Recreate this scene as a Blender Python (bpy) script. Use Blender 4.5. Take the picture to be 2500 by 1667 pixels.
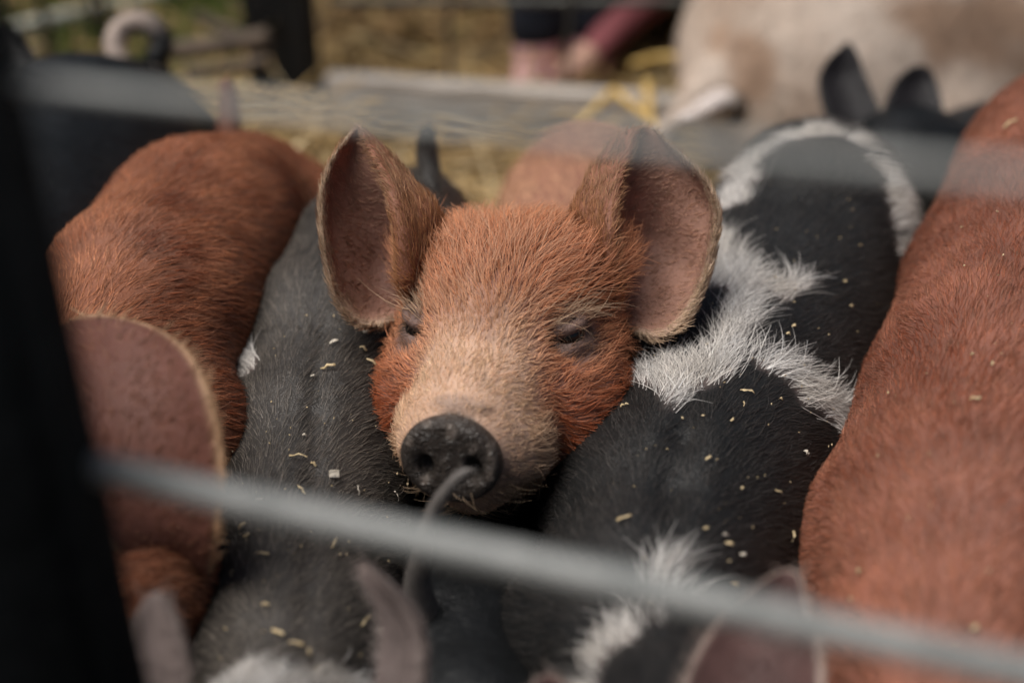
import bpy, math, os
import numpy as np
from mathutils import Vector, Matrix

DRAFT = False           # no fur, for layout tests
for o in list(bpy.data.objects):
    bpy.data.objects.remove(o, do_unlink=True)
SC = bpy.context.scene
COL = SC.collection
PI = math.pi
rng = np.random.default_rng(7)

# ------------------------------------------------------------------ camera, light, exposure
CAM_H, PITCH, FPX = 0.90, math.radians(34.0), 3472.0
cam = bpy.data.cameras.new('camera')
cam.lens = 50.0; cam.sensor_width = 36.0
cam.clip_start = 0.02; cam.clip_end = 200.0
cam.dof.use_dof = True
cam.dof.focus_distance = 0.885
cam.dof.aperture_fstop = 2.2
camo = bpy.data.objects.new('camera', cam)
camo.location = (0, 0, CAM_H)
camo.rotation_euler = (math.radians(90) - PITCH, 0, 0)
COL.objects.link(camo)
SC.camera = camo

SUN_DIR = Vector((-0.38, -0.06, 0.92)).normalized()      # towards the sun
SUN_EL = math.asin(SUN_DIR.z); SUN_AZ = math.atan2(SUN_DIR.x, SUN_DIR.y)
world = bpy.data.worlds.new('World'); SC.world = world; world.use_nodes = True
nt = world.node_tree
sky = nt.nodes.new('ShaderNodeTexSky'); sky.sky_type = 'NISHITA'; sky.sun_disc = False
sky.sun_elevation = SUN_EL; sky.sun_rotation = SUN_AZ
sky.air_density = 1.0; sky.dust_density = 4.0; sky.ozone_density = 0.6
nt.links.new(sky.outputs[0], nt.nodes['Background'].inputs[0])
nt.nodes['Background'].inputs[1].default_value = 0.05
sl = bpy.data.lights.new('sun', 'SUN'); sl.energy = 4.7; sl.angle = math.radians(46); sl.color = (1.0, 0.96, 0.91)
so = bpy.data.objects.new('sun', sl); so.rotation_euler = SUN_DIR.to_track_quat('Z', 'Y').to_euler(); COL.objects.link(so)
SC.view_settings.view_transform = 'Standard'; SC.view_settings.look = 'None'
SC.view_settings.exposure = -0.10; SC.view_settings.gamma = 1.0
SC.view_settings.use_curve_mapping = False
SC.render.engine = 'CYCLES'
SC.cycles.use_denoising = True
SC.cycles.max_bounces = 4; SC.cycles.diffuse_bounces = 2; SC.cycles.glossy_bounces = 1
SC.cycles.use_adaptive_sampling = True; SC.cycles.adaptive_threshold = 0.03
SC.cycles.transmission_bounces = 3; SC.cycles.transparent_max_bounces = 8
try:
    SC.cycles_curves.shape = 'RIBBONS'; SC.cycles_curves.subdivisions = 1
except Exception:
    pass

CAMP = np.array([0, 0, CAM_H])
FW = np.array([0, math.cos(PITCH), -math.sin(PITCH)])
UP = np.array([0, math.sin(PITCH), math.cos(PITCH)])
RT = np.array([1.0, 0, 0])
def at(px, py, z):
    """a point of the place seen at photo pixel (px, py), z metres in front of the camera plane"""
    return CAMP + z * (FW + (px - 1250) / FPX * RT + (833.5 - py) / FPX * UP)
def to_px(P):
    d = P - CAMP; z = d @ FW
    return 1250 + FPX * (d @ RT) / z, 833.5 - FPX * (d @ UP) / z, z
def srgb(r, g, b):
    f = lambda c: c / 12.92 if c <= 0.04045 else ((c + 0.055) / 1.055) ** 2.4
    return np.array([f(r / 255), f(g / 255), f(b / 255)])
def sstep(a, b, x):
    t = np.clip((x - a) / (b - a), 0, 1); return t * t * (3 - 2 * t)
def norm(v):
    return v / np.maximum(np.linalg.norm(v, axis=-1, keepdims=True), 1e-9)
def const(n, c): return np.tile(np.asarray(c, float), (n, 1))
def mixc(a, b, t):
    return a + (b - a) * t[:, None]

# smooth value noise made of random waves (object space)
_wr = np.random.default_rng(3)
_WK = _wr.normal(size=(24, 3)); _WP = _wr.uniform(0, 2 * PI, 24)
def waves(P, scale, k=0, n=8):
    s = 0
    for i in range(n):
        j = (i + k) % 24
        s = s + np.sin((P @ _WK[j]) * (2 * PI / scale) * 0.45 + _WP[j] + k)
    return s / math.sqrt(n)

# ------------------------------------------------------------------ object helpers
def prop(o, label=None, cat=None, group=None, kind=None):
    for k, v in (('label', label), ('category', cat), ('group', group), ('kind', kind)):
        if v: o[k] = v
    return o
def empty(name, loc):
    o = bpy.data.objects.new(name, None); o.empty_display_size = 0.05; o.location = loc; COL.objects.link(o); return o
def mesh_obj(name, V, F, mat, parent=None, base=None, smooth=True, cols=None):
    me = bpy.data.meshes.new(name)
    V = np.asarray(V, dtype=np.float64)
    if base is not None: V = V - np.asarray(base)
    if isinstance(F, np.ndarray):
        n, m = F.shape
        me.vertices.add(len(V)); me.vertices.foreach_set('co', V.astype(np.float32).ravel())
        me.loops.add(n * m); me.loops.foreach_set('vertex_index', F.astype(np.int32).ravel())
        me.polygons.add(n); me.polygons.foreach_set('loop_start', np.arange(0, n * m, m, dtype=np.int32))
        me.update(calc_edges=True); me.validate()
    else:
        me.from_pydata([tuple(v) for v in V], [], F)
    if smooth:
        me.polygons.foreach_set('use_smooth', np.ones(len(me.polygons), dtype=bool))
    for k, c in (cols or {}).items():
        c = np.asarray(c)
        if c.ndim == 1:
            a = me.attributes.new(k, 'FLOAT', 'POINT'); a.data.foreach_set('value', c.astype(np.float32))
        else:
            a = me.attributes.new(k, 'FLOAT_COLOR', 'POINT')
            a.data.foreach_set('color', np.hstack([c, np.ones((len(c), 1))]).astype(np.float32).ravel())
    if mat: me.materials.append(mat)
    o = bpy.data.objects.new(name, me); COL.objects.link(o)
    if parent: o.parent = parent
    return o

# ------------------------------------------------------------------ materials
def new_mat(name):
    m = bpy.data.materials.new(name); m.use_nodes = True
    return m, m.node_tree, m.node_tree.nodes['Principled BSDF']
def node(nt, t, **kw):
    n = nt.nodes.new(t)
    for k, v in kw.items(): setattr(n, k, v)
    return n
def noise_mat(name, c1, c2, scale=20, rough=0.8, bump=0.3, bscale=80, metallic=0.0, detail=6, spec=0.3, bdist=0.01, stretch=None):
    m, nt, b = new_mat(name)
    tc = node(nt, 'ShaderNodeTexCoord')
    src = tc.outputs['Object']
    if stretch:
        mp = node(nt, 'ShaderNodeMapping'); mp.inputs['Scale'].default_value = stretch
        nt.links.new(src, mp.inputs[0]); src = mp.outputs[0]
    n1 = node(nt, 'ShaderNodeTexNoise'); n1.inputs['Scale'].default_value = scale; n1.inputs['Detail'].default_value = detail
    nt.links.new(src, n1.inputs['Vector'])
    cr = node(nt, 'ShaderNodeValToRGB')
    cr.color_ramp.elements[0].position = 0.32; cr.color_ramp.elements[0].color = (*c1, 1)
    cr.color_ramp.elements[1].position = 0.68; cr.color_ramp.elements[1].color = (*c2, 1)
    nt.links.new(n1.outputs['Fac'], cr.inputs[0]); nt.links.new(cr.outputs[0], b.inputs['Base Color'])
    n2 = node(nt, 'ShaderNodeTexNoise'); n2.inputs['Scale'].default_value = bscale; n2.inputs['Detail'].default_value = 5
    nt.links.new(src, n2.inputs['Vector'])
    bp = node(nt, 'ShaderNodeBump'); bp.inputs['Strength'].default_value = bump; bp.inputs['Distance'].default_value = bdist
    nt.links.new(n2.outputs['Fac'], bp.inputs['Height']); nt.links.new(bp.outputs[0], b.inputs['Normal'])
    b.inputs['Roughness'].default_value = rough; b.inputs['Metallic'].default_value = metallic
    b.inputs['Specular IOR Level'].default_value = spec
    return m
def skin_mat(name, rough=0.6, spec=0.35, leather=0.4, lscale=260, sss=0.0, var=0.25):
    """skin: the 'col' attribute is the animal's own colour, plus mottling and a fine leathery relief"""
    m, nt, b = new_mat(name)
    at_ = node(nt, 'ShaderNodeAttribute'); at_.attribute_name = 'col'
    tc = node(nt, 'ShaderNodeTexCoord')
    n1 = node(nt, 'ShaderNodeTexNoise'); n1.inputs['Scale'].default_value = 45; n1.inputs['Detail'].default_value = 6
    nt.links.new(tc.outputs['Object'], n1.inputs['Vector'])
    mr = node(nt, 'ShaderNodeMapRange'); mr.inputs[1].default_value = 0.3; mr.inputs[2].default_value = 0.7
    mr.inputs[3].default_value = 1 - var; mr.inputs[4].default_value = 1 + var
    nt.links.new(n1.outputs['Fac'], mr.inputs[0])
    mx = node(nt, 'ShaderNodeVectorMath', operation='MULTIPLY')
    nt.links.new(at_.outputs['Color'], mx.inputs[0]); nt.links.new(mr.outputs[0], mx.inputs[1])
    nt.links.new(mx.outputs[0], b.inputs['Base Color'])
    v = node(nt, 'ShaderNodeTexVoronoi'); v.inputs['Scale'].default_value = lscale; v.feature = 'DISTANCE_TO_EDGE'
    n0 = node(nt, 'ShaderNodeTexNoise'); n0.inputs['Scale'].default_value = 120
    nt.links.new(tc.outputs['Object'], n0.inputs['Vector'])
    ad = node(nt, 'ShaderNodeMixRGB'); ad.inputs[0].default_value = 0.02
    nt.links.new(tc.outputs['Object'], ad.inputs[1]); nt.links.new(n0.outputs['Color'], ad.inputs[2])
    nt.links.new(ad.outputs[0], v.inputs['Vector'])
    n2 = node(nt, 'ShaderNodeTexNoise'); n2.inputs['Scale'].default_value = 160; n2.inputs['Detail'].default_value = 4
    nt.links.new(tc.outputs['Object'], n2.inputs['Vector'])
    sm = node(nt, 'ShaderNodeMath', operation='ADD')
    nt.links.new(v.outputs['Distance'], sm.inputs[0]); nt.links.new(n2.outputs['Fac'], sm.inputs[1])
    bp = node(nt, 'ShaderNodeBump'); bp.inputs['Strength'].default_value = leather; bp.inputs['Distance'].default_value = 0.002
    nt.links.new(sm.outputs[0], bp.inputs['Height']); nt.links.new(bp.outputs[0], b.inputs['Normal'])
    b.inputs['Roughness'].default_value = rough; b.inputs['Specular IOR Level'].default_value = spec
    wt = node(nt, 'ShaderNodeAttribute'); wt.attribute_name = 'wet'
    rm = node(nt, 'ShaderNodeMapRange'); rm.inputs[3].default_value = rough; rm.inputs[4].default_value = .34
    nt.links.new(wt.outputs['Fac'], rm.inputs[0]); nt.links.new(rm.outputs[0], b.inputs['Roughness'])
    bs = node(nt, 'ShaderNodeMapRange'); bs.inputs[3].default_value = leather; bs.inputs[4].default_value = .9
    nt.links.new(wt.outputs['Fac'], bs.inputs[0]); nt.links.new(bs.outputs[0], bp.inputs['Strength'])
    th = node(nt, 'ShaderNodeAttribute'); th.attribute_name = 'thin'
    tl = node(nt, 'ShaderNodeBsdfTranslucent'); tm = node(nt, 'ShaderNodeVectorMath', operation='MULTIPLY'); tm.inputs[1].default_value = (1.35, .85, .72)
    nt.links.new(mx.outputs[0], tm.inputs[0]); nt.links.new(tm.outputs[0], tl.inputs[0])
    ms = node(nt, 'ShaderNodeMixShader'); nt.links.new(th.outputs['Fac'], ms.inputs[0])
    nt.links.new(b.outputs[0], ms.inputs[1]); nt.links.new(tl.outputs[0], ms.inputs[2]); nt.links.new(ms.outputs[0], nt.nodes['Material Output'].inputs['Surface'])
    if sss > 0:
        b.inputs['Subsurface Weight'].default_value = sss
        b.inputs['Subsurface Radius'].default_value = (0.006, 0.002, 0.001)
        b.inputs['Subsurface Scale'].default_value = 1.0
    return m
def hair_mat(name, rough=0.45, spec=0.35, trans=0.25):
    m, nt, b = new_mat(name)
    a = node(nt, 'ShaderNodeAttribute'); a.attribute_name = 'hcol'
    nt.links.new(a.outputs['Color'], b.inputs['Base Color'])
    b.inputs['Roughness'].default_value = rough; b.inputs['Specular IOR Level'].default_value = spec
    if trans > 0:
        t = node(nt, 'ShaderNodeBsdfTranslucent'); nt.links.new(a.outputs['Color'], t.inputs[0])
        mx = node(nt, 'ShaderNodeMixShader'); mx.inputs[0].default_value = trans
        nt.links.new(b.outputs[0], mx.inputs[1]); nt.links.new(t.outputs[0], mx.inputs[2])
        nt.links.new(mx.outputs[0], nt.nodes['Material Output'].inputs['Surface'])
    return m
M_SKIN = skin_mat('pig_skin', sss=0.0, var=.14)
M_SKIN_DARK = skin_mat('black_pig_skin', rough=0.40, spec=0.24, leather=0.35, lscale=420)
M_HAIR = hair_mat('pig_hair')
M_HAIR_DARK = hair_mat('black_pig_hair', rough=0.40, spec=0.55, trans=0.0)

# ------------------------------------------------------------------ implicit bodies
def rc(a, b, ra, rb, k=0.03, f=1.0):
    return ('rc', np.asarray(a, float), np.asarray(b, float), ra, rb, k)
def ell(c, r, R=None, k=0.02, sub=False):
    return ('sub' if sub else 'ell', np.asarray(c, float), np.asarray(r, float), np.eye(3) if R is None else np.asarray(R, float), k)
def cyl(c, axis, up, rx, ry, h, rnd, k):
    return ('cyl', np.asarray(c, float), norm(np.asarray(axis, float)), norm(np.asarray(up, float)), (rx, ry, h, rnd), k)
def sd_prim(p, P):
    if p[0] in ('rc', 'subrc'):
        _, a, b, ra, rb, k = p
        ab = b - a; L2 = max(float(ab @ ab), 1e-12)
        t = np.clip(((P - a) @ ab) / L2, 0, 1)
        return np.linalg.norm(P - a - t[..., None] * ab, axis=-1) - (ra + (rb - ra) * t)
    if p[0] in ('ell', 'sub'):
        _, c, r, R, k = p
        q = ((P - c) @ R) / r
        k0 = np.linalg.norm(q, axis=-1); k1 = np.linalg.norm(q / r, axis=-1)
        return k0 * (k0 - 1) / np.maximum(k1, 1e-6)
    if p[0] == 'cyl':
        _, c, ax, up, (rx, ry, h, rnd), k = p
        d = P - c; z = d @ ax; y = d @ up; x = d @ np.cross(up, ax)
        kk = np.sqrt((x / rx) ** 2 + (y / ry) ** 2)
        dr = (kk - 1) * min(rx, ry) + rnd
        dz = np.abs(z) - h + rnd
        return np.minimum(np.maximum(dr, dz), 0) + np.sqrt(np.maximum(dr, 0) ** 2 + np.maximum(dz, 0) ** 2) - rnd
def sdf(prims, P):
    d = np.full(P.shape[:-1], 1e3, dtype=np.float32)
    for p in prims:
        e = sd_prim(p, P); k = p[-1]
        if p[0] in ('sub', 'subrc'):
            h = np.clip(0.5 - 0.5 * (d + e) / k, 0, 1)
            d = d + (-e - d) * h + k * h * (1 - h)
        else:
            h = np.clip(0.5 + 0.5 * (e - d) / k, 0, 1)
            d = e + (d - e) * h - k * h * (1 - h)
    return d
def surf(prims, px, py, z0=0.3, z1=4.0):
    """where the ray through a photo pixel meets a body"""
    d = norm(at(px, py, 1.0) - CAMP); t = z0
    for _ in range(160):
        s = float(sdf(prims, (CAMP + d * t)[None])[0])
        if s < 3e-4: return CAMP + d * t
        t += max(s * 0.7, 2e-4)
        if t > z1: return None
    return CAMP + d * t
def surface_nets(prims, xs, ys, zs, R=None, org=None):
    """mesh of the zero set on a grid with free spacing, in the frame (R columns, org)"""
    nx, ny, nz = len(xs), len(ys), len(zs)
    F = np.empty((nx, ny, nz), dtype=np.float32)
    Y, Z = np.meshgrid(ys, zs, indexing='ij')
    for i0 in range(0, nx, 8):
        xx = xs[i0:i0 + 8]
        P = np.empty((len(xx), ny, nz, 3), dtype=np.float32)
        P[..., 0] = xx[:, None, None]; P[..., 1] = Y; P[..., 2] = Z
        if R is not None: P = (P @ np.asarray(R.T, dtype=np.float32)) + np.asarray(org, dtype=np.float32)
        F[i0:i0 + 8] = sdf(prims, P)
    ins = F < 0
    s = np.zeros((nx - 1, ny - 1, nz - 1), dtype=np.uint8)
    for a in (0, 1):
        for b in (0, 1):
            for c in (0, 1):
                s += ins[a:nx - 1 + a, b:ny - 1 + b, c:nz - 1 + c]
    act = (s > 0) & (s < 8)
    I, J, K = np.nonzero(act)
    idx = np.full(act.shape, -1, dtype=np.int64); idx[I, J, K] = np.arange(len(I))
    acc = np.zeros((len(I), 3)); cnt = np.zeros(len(I))
    G = (xs, ys, zs)
    for ax in range(3):
        o1, o2 = [q for q in range(3) if q != ax]
        for u in (0, 1):
            for v in (0, 1):
                A = [I, J, K]; off = [0, 0, 0]; off[o1] = u; off[o2] = v
                a = (I + off[0], J + off[1], K + off[2])
                off2 = list(off); off2[ax] = 1
                b = (I + off2[0], J + off2[1], K + off2[2])
                fa, fb = F[a], F[b]
                m = (fa < 0) != (fb < 0)
                t = np.where(m, fa / np.where(m, fa - fb, 1), 0)
                p = np.stack([G[q][a[q]] for q in range(3)], 1).astype(float)
                p[:, ax] += t * (G[ax][b[ax]] - G[ax][a[ax]])
                acc[m] += p[m]; cnt[m] += 1
    V = acc / cnt[:, None]
    faces = []
    for ax in range(3):
        o1, o2 = [(1, 2), (2, 0), (0, 1)][ax]
        sl0 = [slice(None)] * 3; sl1 = [slice(None)] * 3
        sl0[ax] = slice(0, -1); sl1[ax] = slice(1, None)
        a, b = ins[tuple(sl0)], ins[tuple(sl1)]
        cr = np.argwhere(a != b)
        ok = (cr[:, o1] > 0) & (cr[:, o2] > 0) & (cr[:, o1] < F.shape[o1] - 1) & (cr[:, o2] < F.shape[o2] - 1)
        cr = cr[ok]; fl = a[cr[:, 0], cr[:, 1], cr[:, 2]]
        e1 = np.zeros(3, int); e1[o1] = 1; e2 = np.zeros(3, int); e2[o2] = 1
        q = [cr, cr - e1, cr - e1 - e2, cr - e2]
        ids = np.stack([idx[c[:, 0], c[:, 1], c[:, 2]] for c in q], 1)
        ids = np.where(fl[:, None], ids, ids[:, ::-1])
        faces.append(ids)
    Fc = np.concatenate(faces); Fc = Fc[(Fc >= 0).all(1)]
    # relax a little
    for _ in range(2):
        sm = np.zeros_like(V); c = np.zeros(len(V))
        for i in range(4):
            w_ = V[Fc[:, (i + 1) % 4]] + V[Fc[:, (i + 3) % 4]]
            for a_ in range(3): sm[:, a_] += np.bincount(Fc[:, i], w_[:, a_], len(V))
            c += 2 * np.bincount(Fc[:, i], minlength=len(V))
        V = V * 0.5 + 0.5 * sm / np.maximum(c, 1)[:, None]
    if R is not None: V = V @ R.T + org
    return V, Fc
def auto_grid(prims, h, pad=0.03):
    lo, hi = np.full(3, 1e9), np.full(3, -1e9)
    for p in prims:
        if p[0] == 'rc':
            for c, r in ((p[1], p[3]), (p[2], p[4])): lo = np.minimum(lo, c - r); hi = np.maximum(hi, c + r)
        elif p[0] == 'ell':
            m = max(p[2]); lo = np.minimum(lo, p[1] - m); hi = np.maximum(hi, p[1] + m)
    return [np.arange(lo[i] - pad, hi[i] + pad + h, h) for i in range(3)]
def vnormals(V, F):
    n = np.zeros_like(V)
    a, b, c = V[F[:, 0]], V[F[:, 1]], V[F[:, 2]]
    fn = np.cross(b - a, c - a)
    if F.shape[1] == 4: fn = np.cross(c - a, V[F[:, 3]] - b)
    for i in range(F.shape[1]):
        for a_ in range(3): n[:, a_] += np.bincount(F[:, i], fn[:, a_], len(V))
    return norm(n)

# ------------------------------------------------------------------ sheets (ears) and tubes (tails)
def crom(P, t):
    """Catmull-Rom through the rows of P at t in 0..1"""
    n = len(P); x = np.clip(t, 0, 1) * (n - 1); i = np.minimum(x.astype(int), n - 2); f = (x - i)
    f = f.reshape((-1,) + (1,) * (P.ndim - 1))
    g = lambda k: P[np.clip(i + k, 0, n - 1)]
    p0, p1, p2, p3 = g(-1), g(0), g(1), g(2)
    p0 = np.where((i == 0).reshape(f.shape), 2 * p1 - p2, p0); p3 = np.where((i == n - 2).reshape(f.shape), 2 * p2 - p1, p3)
    return 0.5 * (2 * p1 + (p2 - p0) * f + (2 * p0 - 5 * p1 + 4 * p2 - p3) * f ** 2 + (3 * p1 - p0 - 3 * p2 + p3) * f ** 3)
def sheet(ctrl, nu=40, nv=44, thick=0.005, flip=False):
    """an ear: control rows base->tip x columns, as a closed leaf with thickness.
    returns V, F, kind (1 inner, 2 outer), flow"""
    C = np.asarray(ctrl, float)
    A = crom(C, np.linspace(0, 1, nu))                       # nu x cols x 3
    S = np.swapaxes(crom(np.swapaxes(A, 0, 1), np.linspace(0, 1, nv)), 0, 1)   # nu x nv x 3
    du = np.gradient(S, axis=0); dv = np.gradient(S, axis=1)
    N = norm(np.cross(du, dv))
    fc = getattr(ctrl, 'face', None)
    if fc is not None: flip = (N[nu // 2, nv // 2] @ fc) < 0
    if flip: N = -N
    uu = np.linspace(0, 1, nu)[:, None]; vv = np.abs(np.linspace(-1, 1, nv))[None, :]
    edge = np.sqrt(np.clip(1 - vv ** 6, 0.02, 1)) * np.sqrt(np.clip(1 - uu ** 8, 0.02, 1))
    th = thick * edge * (1.6 - 0.9 * uu)
    inner = S + N * th[..., None] * 0.5; outer = S - N * th[..., None] * 0.5
    V = np.concatenate([inner.reshape(-1, 3), outer.reshape(-1, 3)])
    g = np.arange(nu * nv).reshape(nu, nv); F = []
    q = np.stack([g[:-1, :-1], g[1:, :-1], g[1:, 1:], g[:-1, 1:]], -1).reshape(-1, 4)
    o = nu * nv
    a, b = (q, q[:, ::-1] + o) if not flip else (q[:, ::-1], q + o)
    F += [a, b]
    ring = np.concatenate([g[:, 0], g[-1, 1:], g[::-1, -1][1:]])
    r = np.stack([ring[:-1], ring[:-1] + o, ring[1:] + o, ring[1:]], -1)
    F.append(r if flip else r[:, ::-1])
    kind = np.concatenate([np.ones(o), np.full(o, 2.0)])
    vs = np.linspace(-1, 1, nv)[None, :, None]
    fl_in = norm(norm(dv) * np.clip((vs + 0.1) * 3, -1, 1) * 0.9 + norm(du) * 0.7)
    fl_out = norm(norm(du) - norm(dv) * np.clip(-vs, 0, 1) * 0.9 + norm(dv) * np.clip(vs, 0, 1) * .3)
    flow = np.concatenate([fl_in.reshape(-1, 3), fl_out.reshape(-1, 3)])
    U = np.broadcast_to(uu, (nu, nv)).ravel(); VV = np.broadcast_to(np.linspace(-1, 1, nv)[None, :], (nu, nv)).ravel()
    return V, np.concatenate(F), kind, flow, np.concatenate([U, U]), np.concatenate([VV, VV])
class Rows(list):
    face = None
def leaf(axis, half, side, face, cup=0.35, cols=7):
    """control rows of a cupped leaf along an axis polyline"""
    rows = Rows()
    side = norm(np.asarray(side, float)); face = norm(np.asarray(face, float))
    for p, w in zip(axis, half):
        rows.append([np.asarray(p) + side * w * v + face * cup * w * (v * v - 0.4) for v in np.linspace(-1, 1, cols)])
    rows.face = face
    return rows
def tube(pts, rad, nseg=40, nr=12):
    P = crom(np.asarray(pts, float), np.linspace(0, 1, nseg)); r = crom(np.asarray(rad, float)[:, None], np.linspace(0, 1, nseg))[:, 0]
    T = norm(np.gradient(P, axis=0)); up = np.array([0.3, 0.2, 0.9]); V = []
    B = norm(np.cross(T[0], up))
    for i in range(nseg):
        B = norm(B - T[i] * (B @ T[i])); Nn = np.cross(T[i], B)
        a = np.linspace(0, 2 * PI, nr, endpoint=False)
        V.append(P[i] + r[i] * (np.cos(a)[:, None] * B + np.sin(a)[:, None] * Nn))
    V = np.concatenate(V + [P[:1], P[-1:] + T[-1:] * r[-1] * 0.8])
    g = np.arange(nseg * nr).reshape(nseg, nr); h = np.roll(g, -1, 1)
    F = np.stack([g[:-1], h[:-1], h[1:], g[1:]], -1).reshape(-1, 4)
    e0, e1 = nseg * nr, nseg * nr + 1
    caps = [[e0, h[0, i], g[0, i], e0] for i in range(0)]
    endc = np.stack([g[-1], h[-1], np.full(nr, e1), np.full(nr, e1)], -1)
    flow = np.concatenate([np.repeat(T, nr, 0), T[:1], T[-1:]])
    return V, F, endc[:, :3], flow

# ------------------------------------------------------------------ fur
def make_fur(name, parent, base, V, T, N, A, count, rad, mat, seed=1, npts=5, margin=260, curl=0.25, swing=1.0):
    """hair curves rooted on triangles T; A holds per-vertex flow, hlen, hden, lift, hcol"""
    if DRAFT: return None
    r = np.random.default_rng(seed)
    a, b, c = V[T[:, 0]], V[T[:, 1]], V[T[:, 2]]
    area = 0.5 * np.linalg.norm(np.cross(b - a, c - a), axis=1)
    cen = (a + b + c) / 3
    fn = norm(N[T].mean(1))
    px, py, z = to_px(cen)
    vis = (z > 0.1) & (px > -margin) & (px < 2500 + margin) & (py > -margin) & (py < 1667 + margin)
    vis &= ((fn * norm(CAMP - cen)).sum(1) > -0.4)
    w = area * A['hden'][T].mean(1) * vis
    if w.sum() <= 0: return None
    ti = r.choice(len(T), size=count, p=w / w.sum())
    u = r.random((count, 2)); fl = u.sum(1) > 1; u[fl] = 1 - u[fl]
    bw = np.stack([1 - u.sum(1), u[:, 0], u[:, 1]], 1)
    tri = T[ti]
    ip = lambda X: (X[tri] * (bw[..., None] if X.ndim == 2 else bw)).sum(1)
    P = ip(V); n = norm(ip(N)); L = ip(A['hlen']) * r.uniform(0.6, 1.2, count)
    d = ip(A['flow'])
    # clumps: neighbouring hairs swing together
    sw = waves(P, 0.022, 5) * 0.22 + waves(P, 0.009, 11) * 0.20 + r.normal(size=count) * 0.16
    sw = sw * swing
    d = norm(d - n * (d * n).sum(1, keepdims=True)); s = np.cross(n, d)
    d = norm(d * np.cos(sw)[:, None] + s * np.sin(sw)[:, None])
    li = ip(A['lift'])
    lift = np.clip(li + (r.normal(size=count) * 0.12 + waves(P, 0.012, 2) * 0.07) * np.clip(li / .3, .3, 1), 0.04, 1.35)
    side = np.cross(n, d) * (r.normal(size=count) * curl)[:, None]
    t = np.linspace(0, 1, npts)[None, :, None]
    Lc = L[:, None, None]
    pts = P[:, None] - n[:, None] * 0.0003 + Lc * (d[:, None] * t * np.cos(lift)[:, None, None] + n[:, None] * np.sin(lift)[:, None, None] * (t - 0.42 * t * t)
          + side[:, None] * t * t * 0.6)
    hc = ip(A['hcol']) * np.clip(r.normal(1, 0.28, count), 0.4, 1.9)[:, None]
    if 'pale' in A:
        pm = (r.random(count) < .45)[:, None] * r.uniform(.3, .9, (count, 1)); hc = hc + (np.asarray(A['pale']) - hc) * pm * ip(A['palew'])[:, None]
    hcd = bpy.data.hair_curves.new(name)
    hcd.add_curves([npts] * count)
    hcd.attributes['position'].data.foreach_set('vector', (pts - np.asarray(base)).astype(np.float32).ravel())
    ra = hcd.attributes.get('radius') or hcd.attributes.new('radius', 'FLOAT', 'POINT')
    rr = rad * r.uniform(0.7, 1.25, count)[:, None] * np.linspace(1.0, 0.12, npts)[None, :] ** 0.8
    ra.data.foreach_set('value', rr.astype(np.float32).ravel())
    ca = hcd.attributes.new('hcol', 'FLOAT_COLOR', 'CURVE')
    ca.data.foreach_set('color', np.hstack([np.clip(hc, 0, 1), np.ones((count, 1))]).astype(np.float32).ravel())
    hcd.materials.append(mat)
    o = bpy.data.objects.new(name, hcd); COL.objects.link(o); o.parent = parent
    return o

# ------------------------------------------------------------------ pig assembly
def tris_of(F):
    if F.shape[1] == 3: return F
    return np.concatenate([F[:, [0, 1, 2]], F[:, [0, 2, 3]]])
class Pig:
    """collects the body surface, ears and tail of one animal into one mesh"""
    def __init__(s, prims, grid=None, h=0.007, R=None, org=None):
        s.prims = prims
        g = grid or auto_grid(prims, h)
        V, F = surface_nets(prims, *g, R=R, org=org)
        s.V = V; s.Q = [F]; s.kind = np.zeros(len(V)); s.flow = np.zeros_like(V); s.u = np.zeros(len(V)); s.v = np.zeros(len(V)); s.T3 = []
    def add(s, V, F, kind, flow, u=None, v=None, tri=None):
        o = len(s.V); s.V = np.concatenate([s.V, V]); s.Q.append(F + o)
        if tri is not None: s.T3.append(tri + o)
        s.kind = np.concatenate([s.kind, np.broadcast_to(kind, len(V))]); s.flow = np.concatenate([s.flow, flow])
        s.u = np.concatenate([s.u, np.zeros(len(V)) if u is None else u]); s.v = np.concatenate([s.v, np.zeros(len(V)) if v is None else v])
    def ear(s, ctrl, **k):
        V, F, kind, flow, u, v = sheet(ctrl, **k); s.add(V, F, kind, flow, u, v)
    def tail(s, pts, rad, **k):
        V, F, tri, flow = tube(pts, rad, **k); u = np.concatenate([np.repeat(np.linspace(0, 1, (len(V) - 2) // k.get('nr', 12)), k.get('nr', 12)), [0, 1]])
        s.add(V, F, 3.0, flow, u, tri=tri)
    def finish(s):
        Q = np.concatenate(s.Q); s.T = tris_of(Q)
        if s.T3: s.T = np.concatenate([s.T] + s.T3)
        s.N = vnormals(s.V, s.T)
    def body_flow(s, spine, up=(0, 0, 1), outw=1.0, backw=1.0):
        """hair lies from head to tail and parts along the back"""
        m = s.kind == 0; P = s.V[m]; S = np.array([p for p, r in spine])
        best = np.full(len(P), 1e9); D = np.zeros_like(P)
        for i in range(len(S) - 1):
            ab = S[i + 1] - S[i]; t = np.clip(((P - S[i]) @ ab) / (ab @ ab), 0, 1)
            e = np.linalg.norm(P - S[i] - t[:, None] * ab, axis=1); b = e < best
            best[b] = e[b]; D[b] = -norm(ab)
        n = s.N[m]; dn = -np.asarray(up, float)[None] ; dn = dn - n * (n * dn).sum(1, keepdims=True)
        s.flow[m] = norm(D * backw + dn * outw)
    def build(s, name, label, cat='piglet', mat=M_SKIN, cols=None, group=None, base=None):
        if base is None:
            c = s.V.mean(0); base = np.array([c[0], c[1], 0.0])
        s.base = base
        s.root = prop(empty(name, base), label, cat, group)
        s.body = mesh_obj('body', s.V, s.T, mat, s.root, base, cols=cols)
        return s.root
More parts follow.
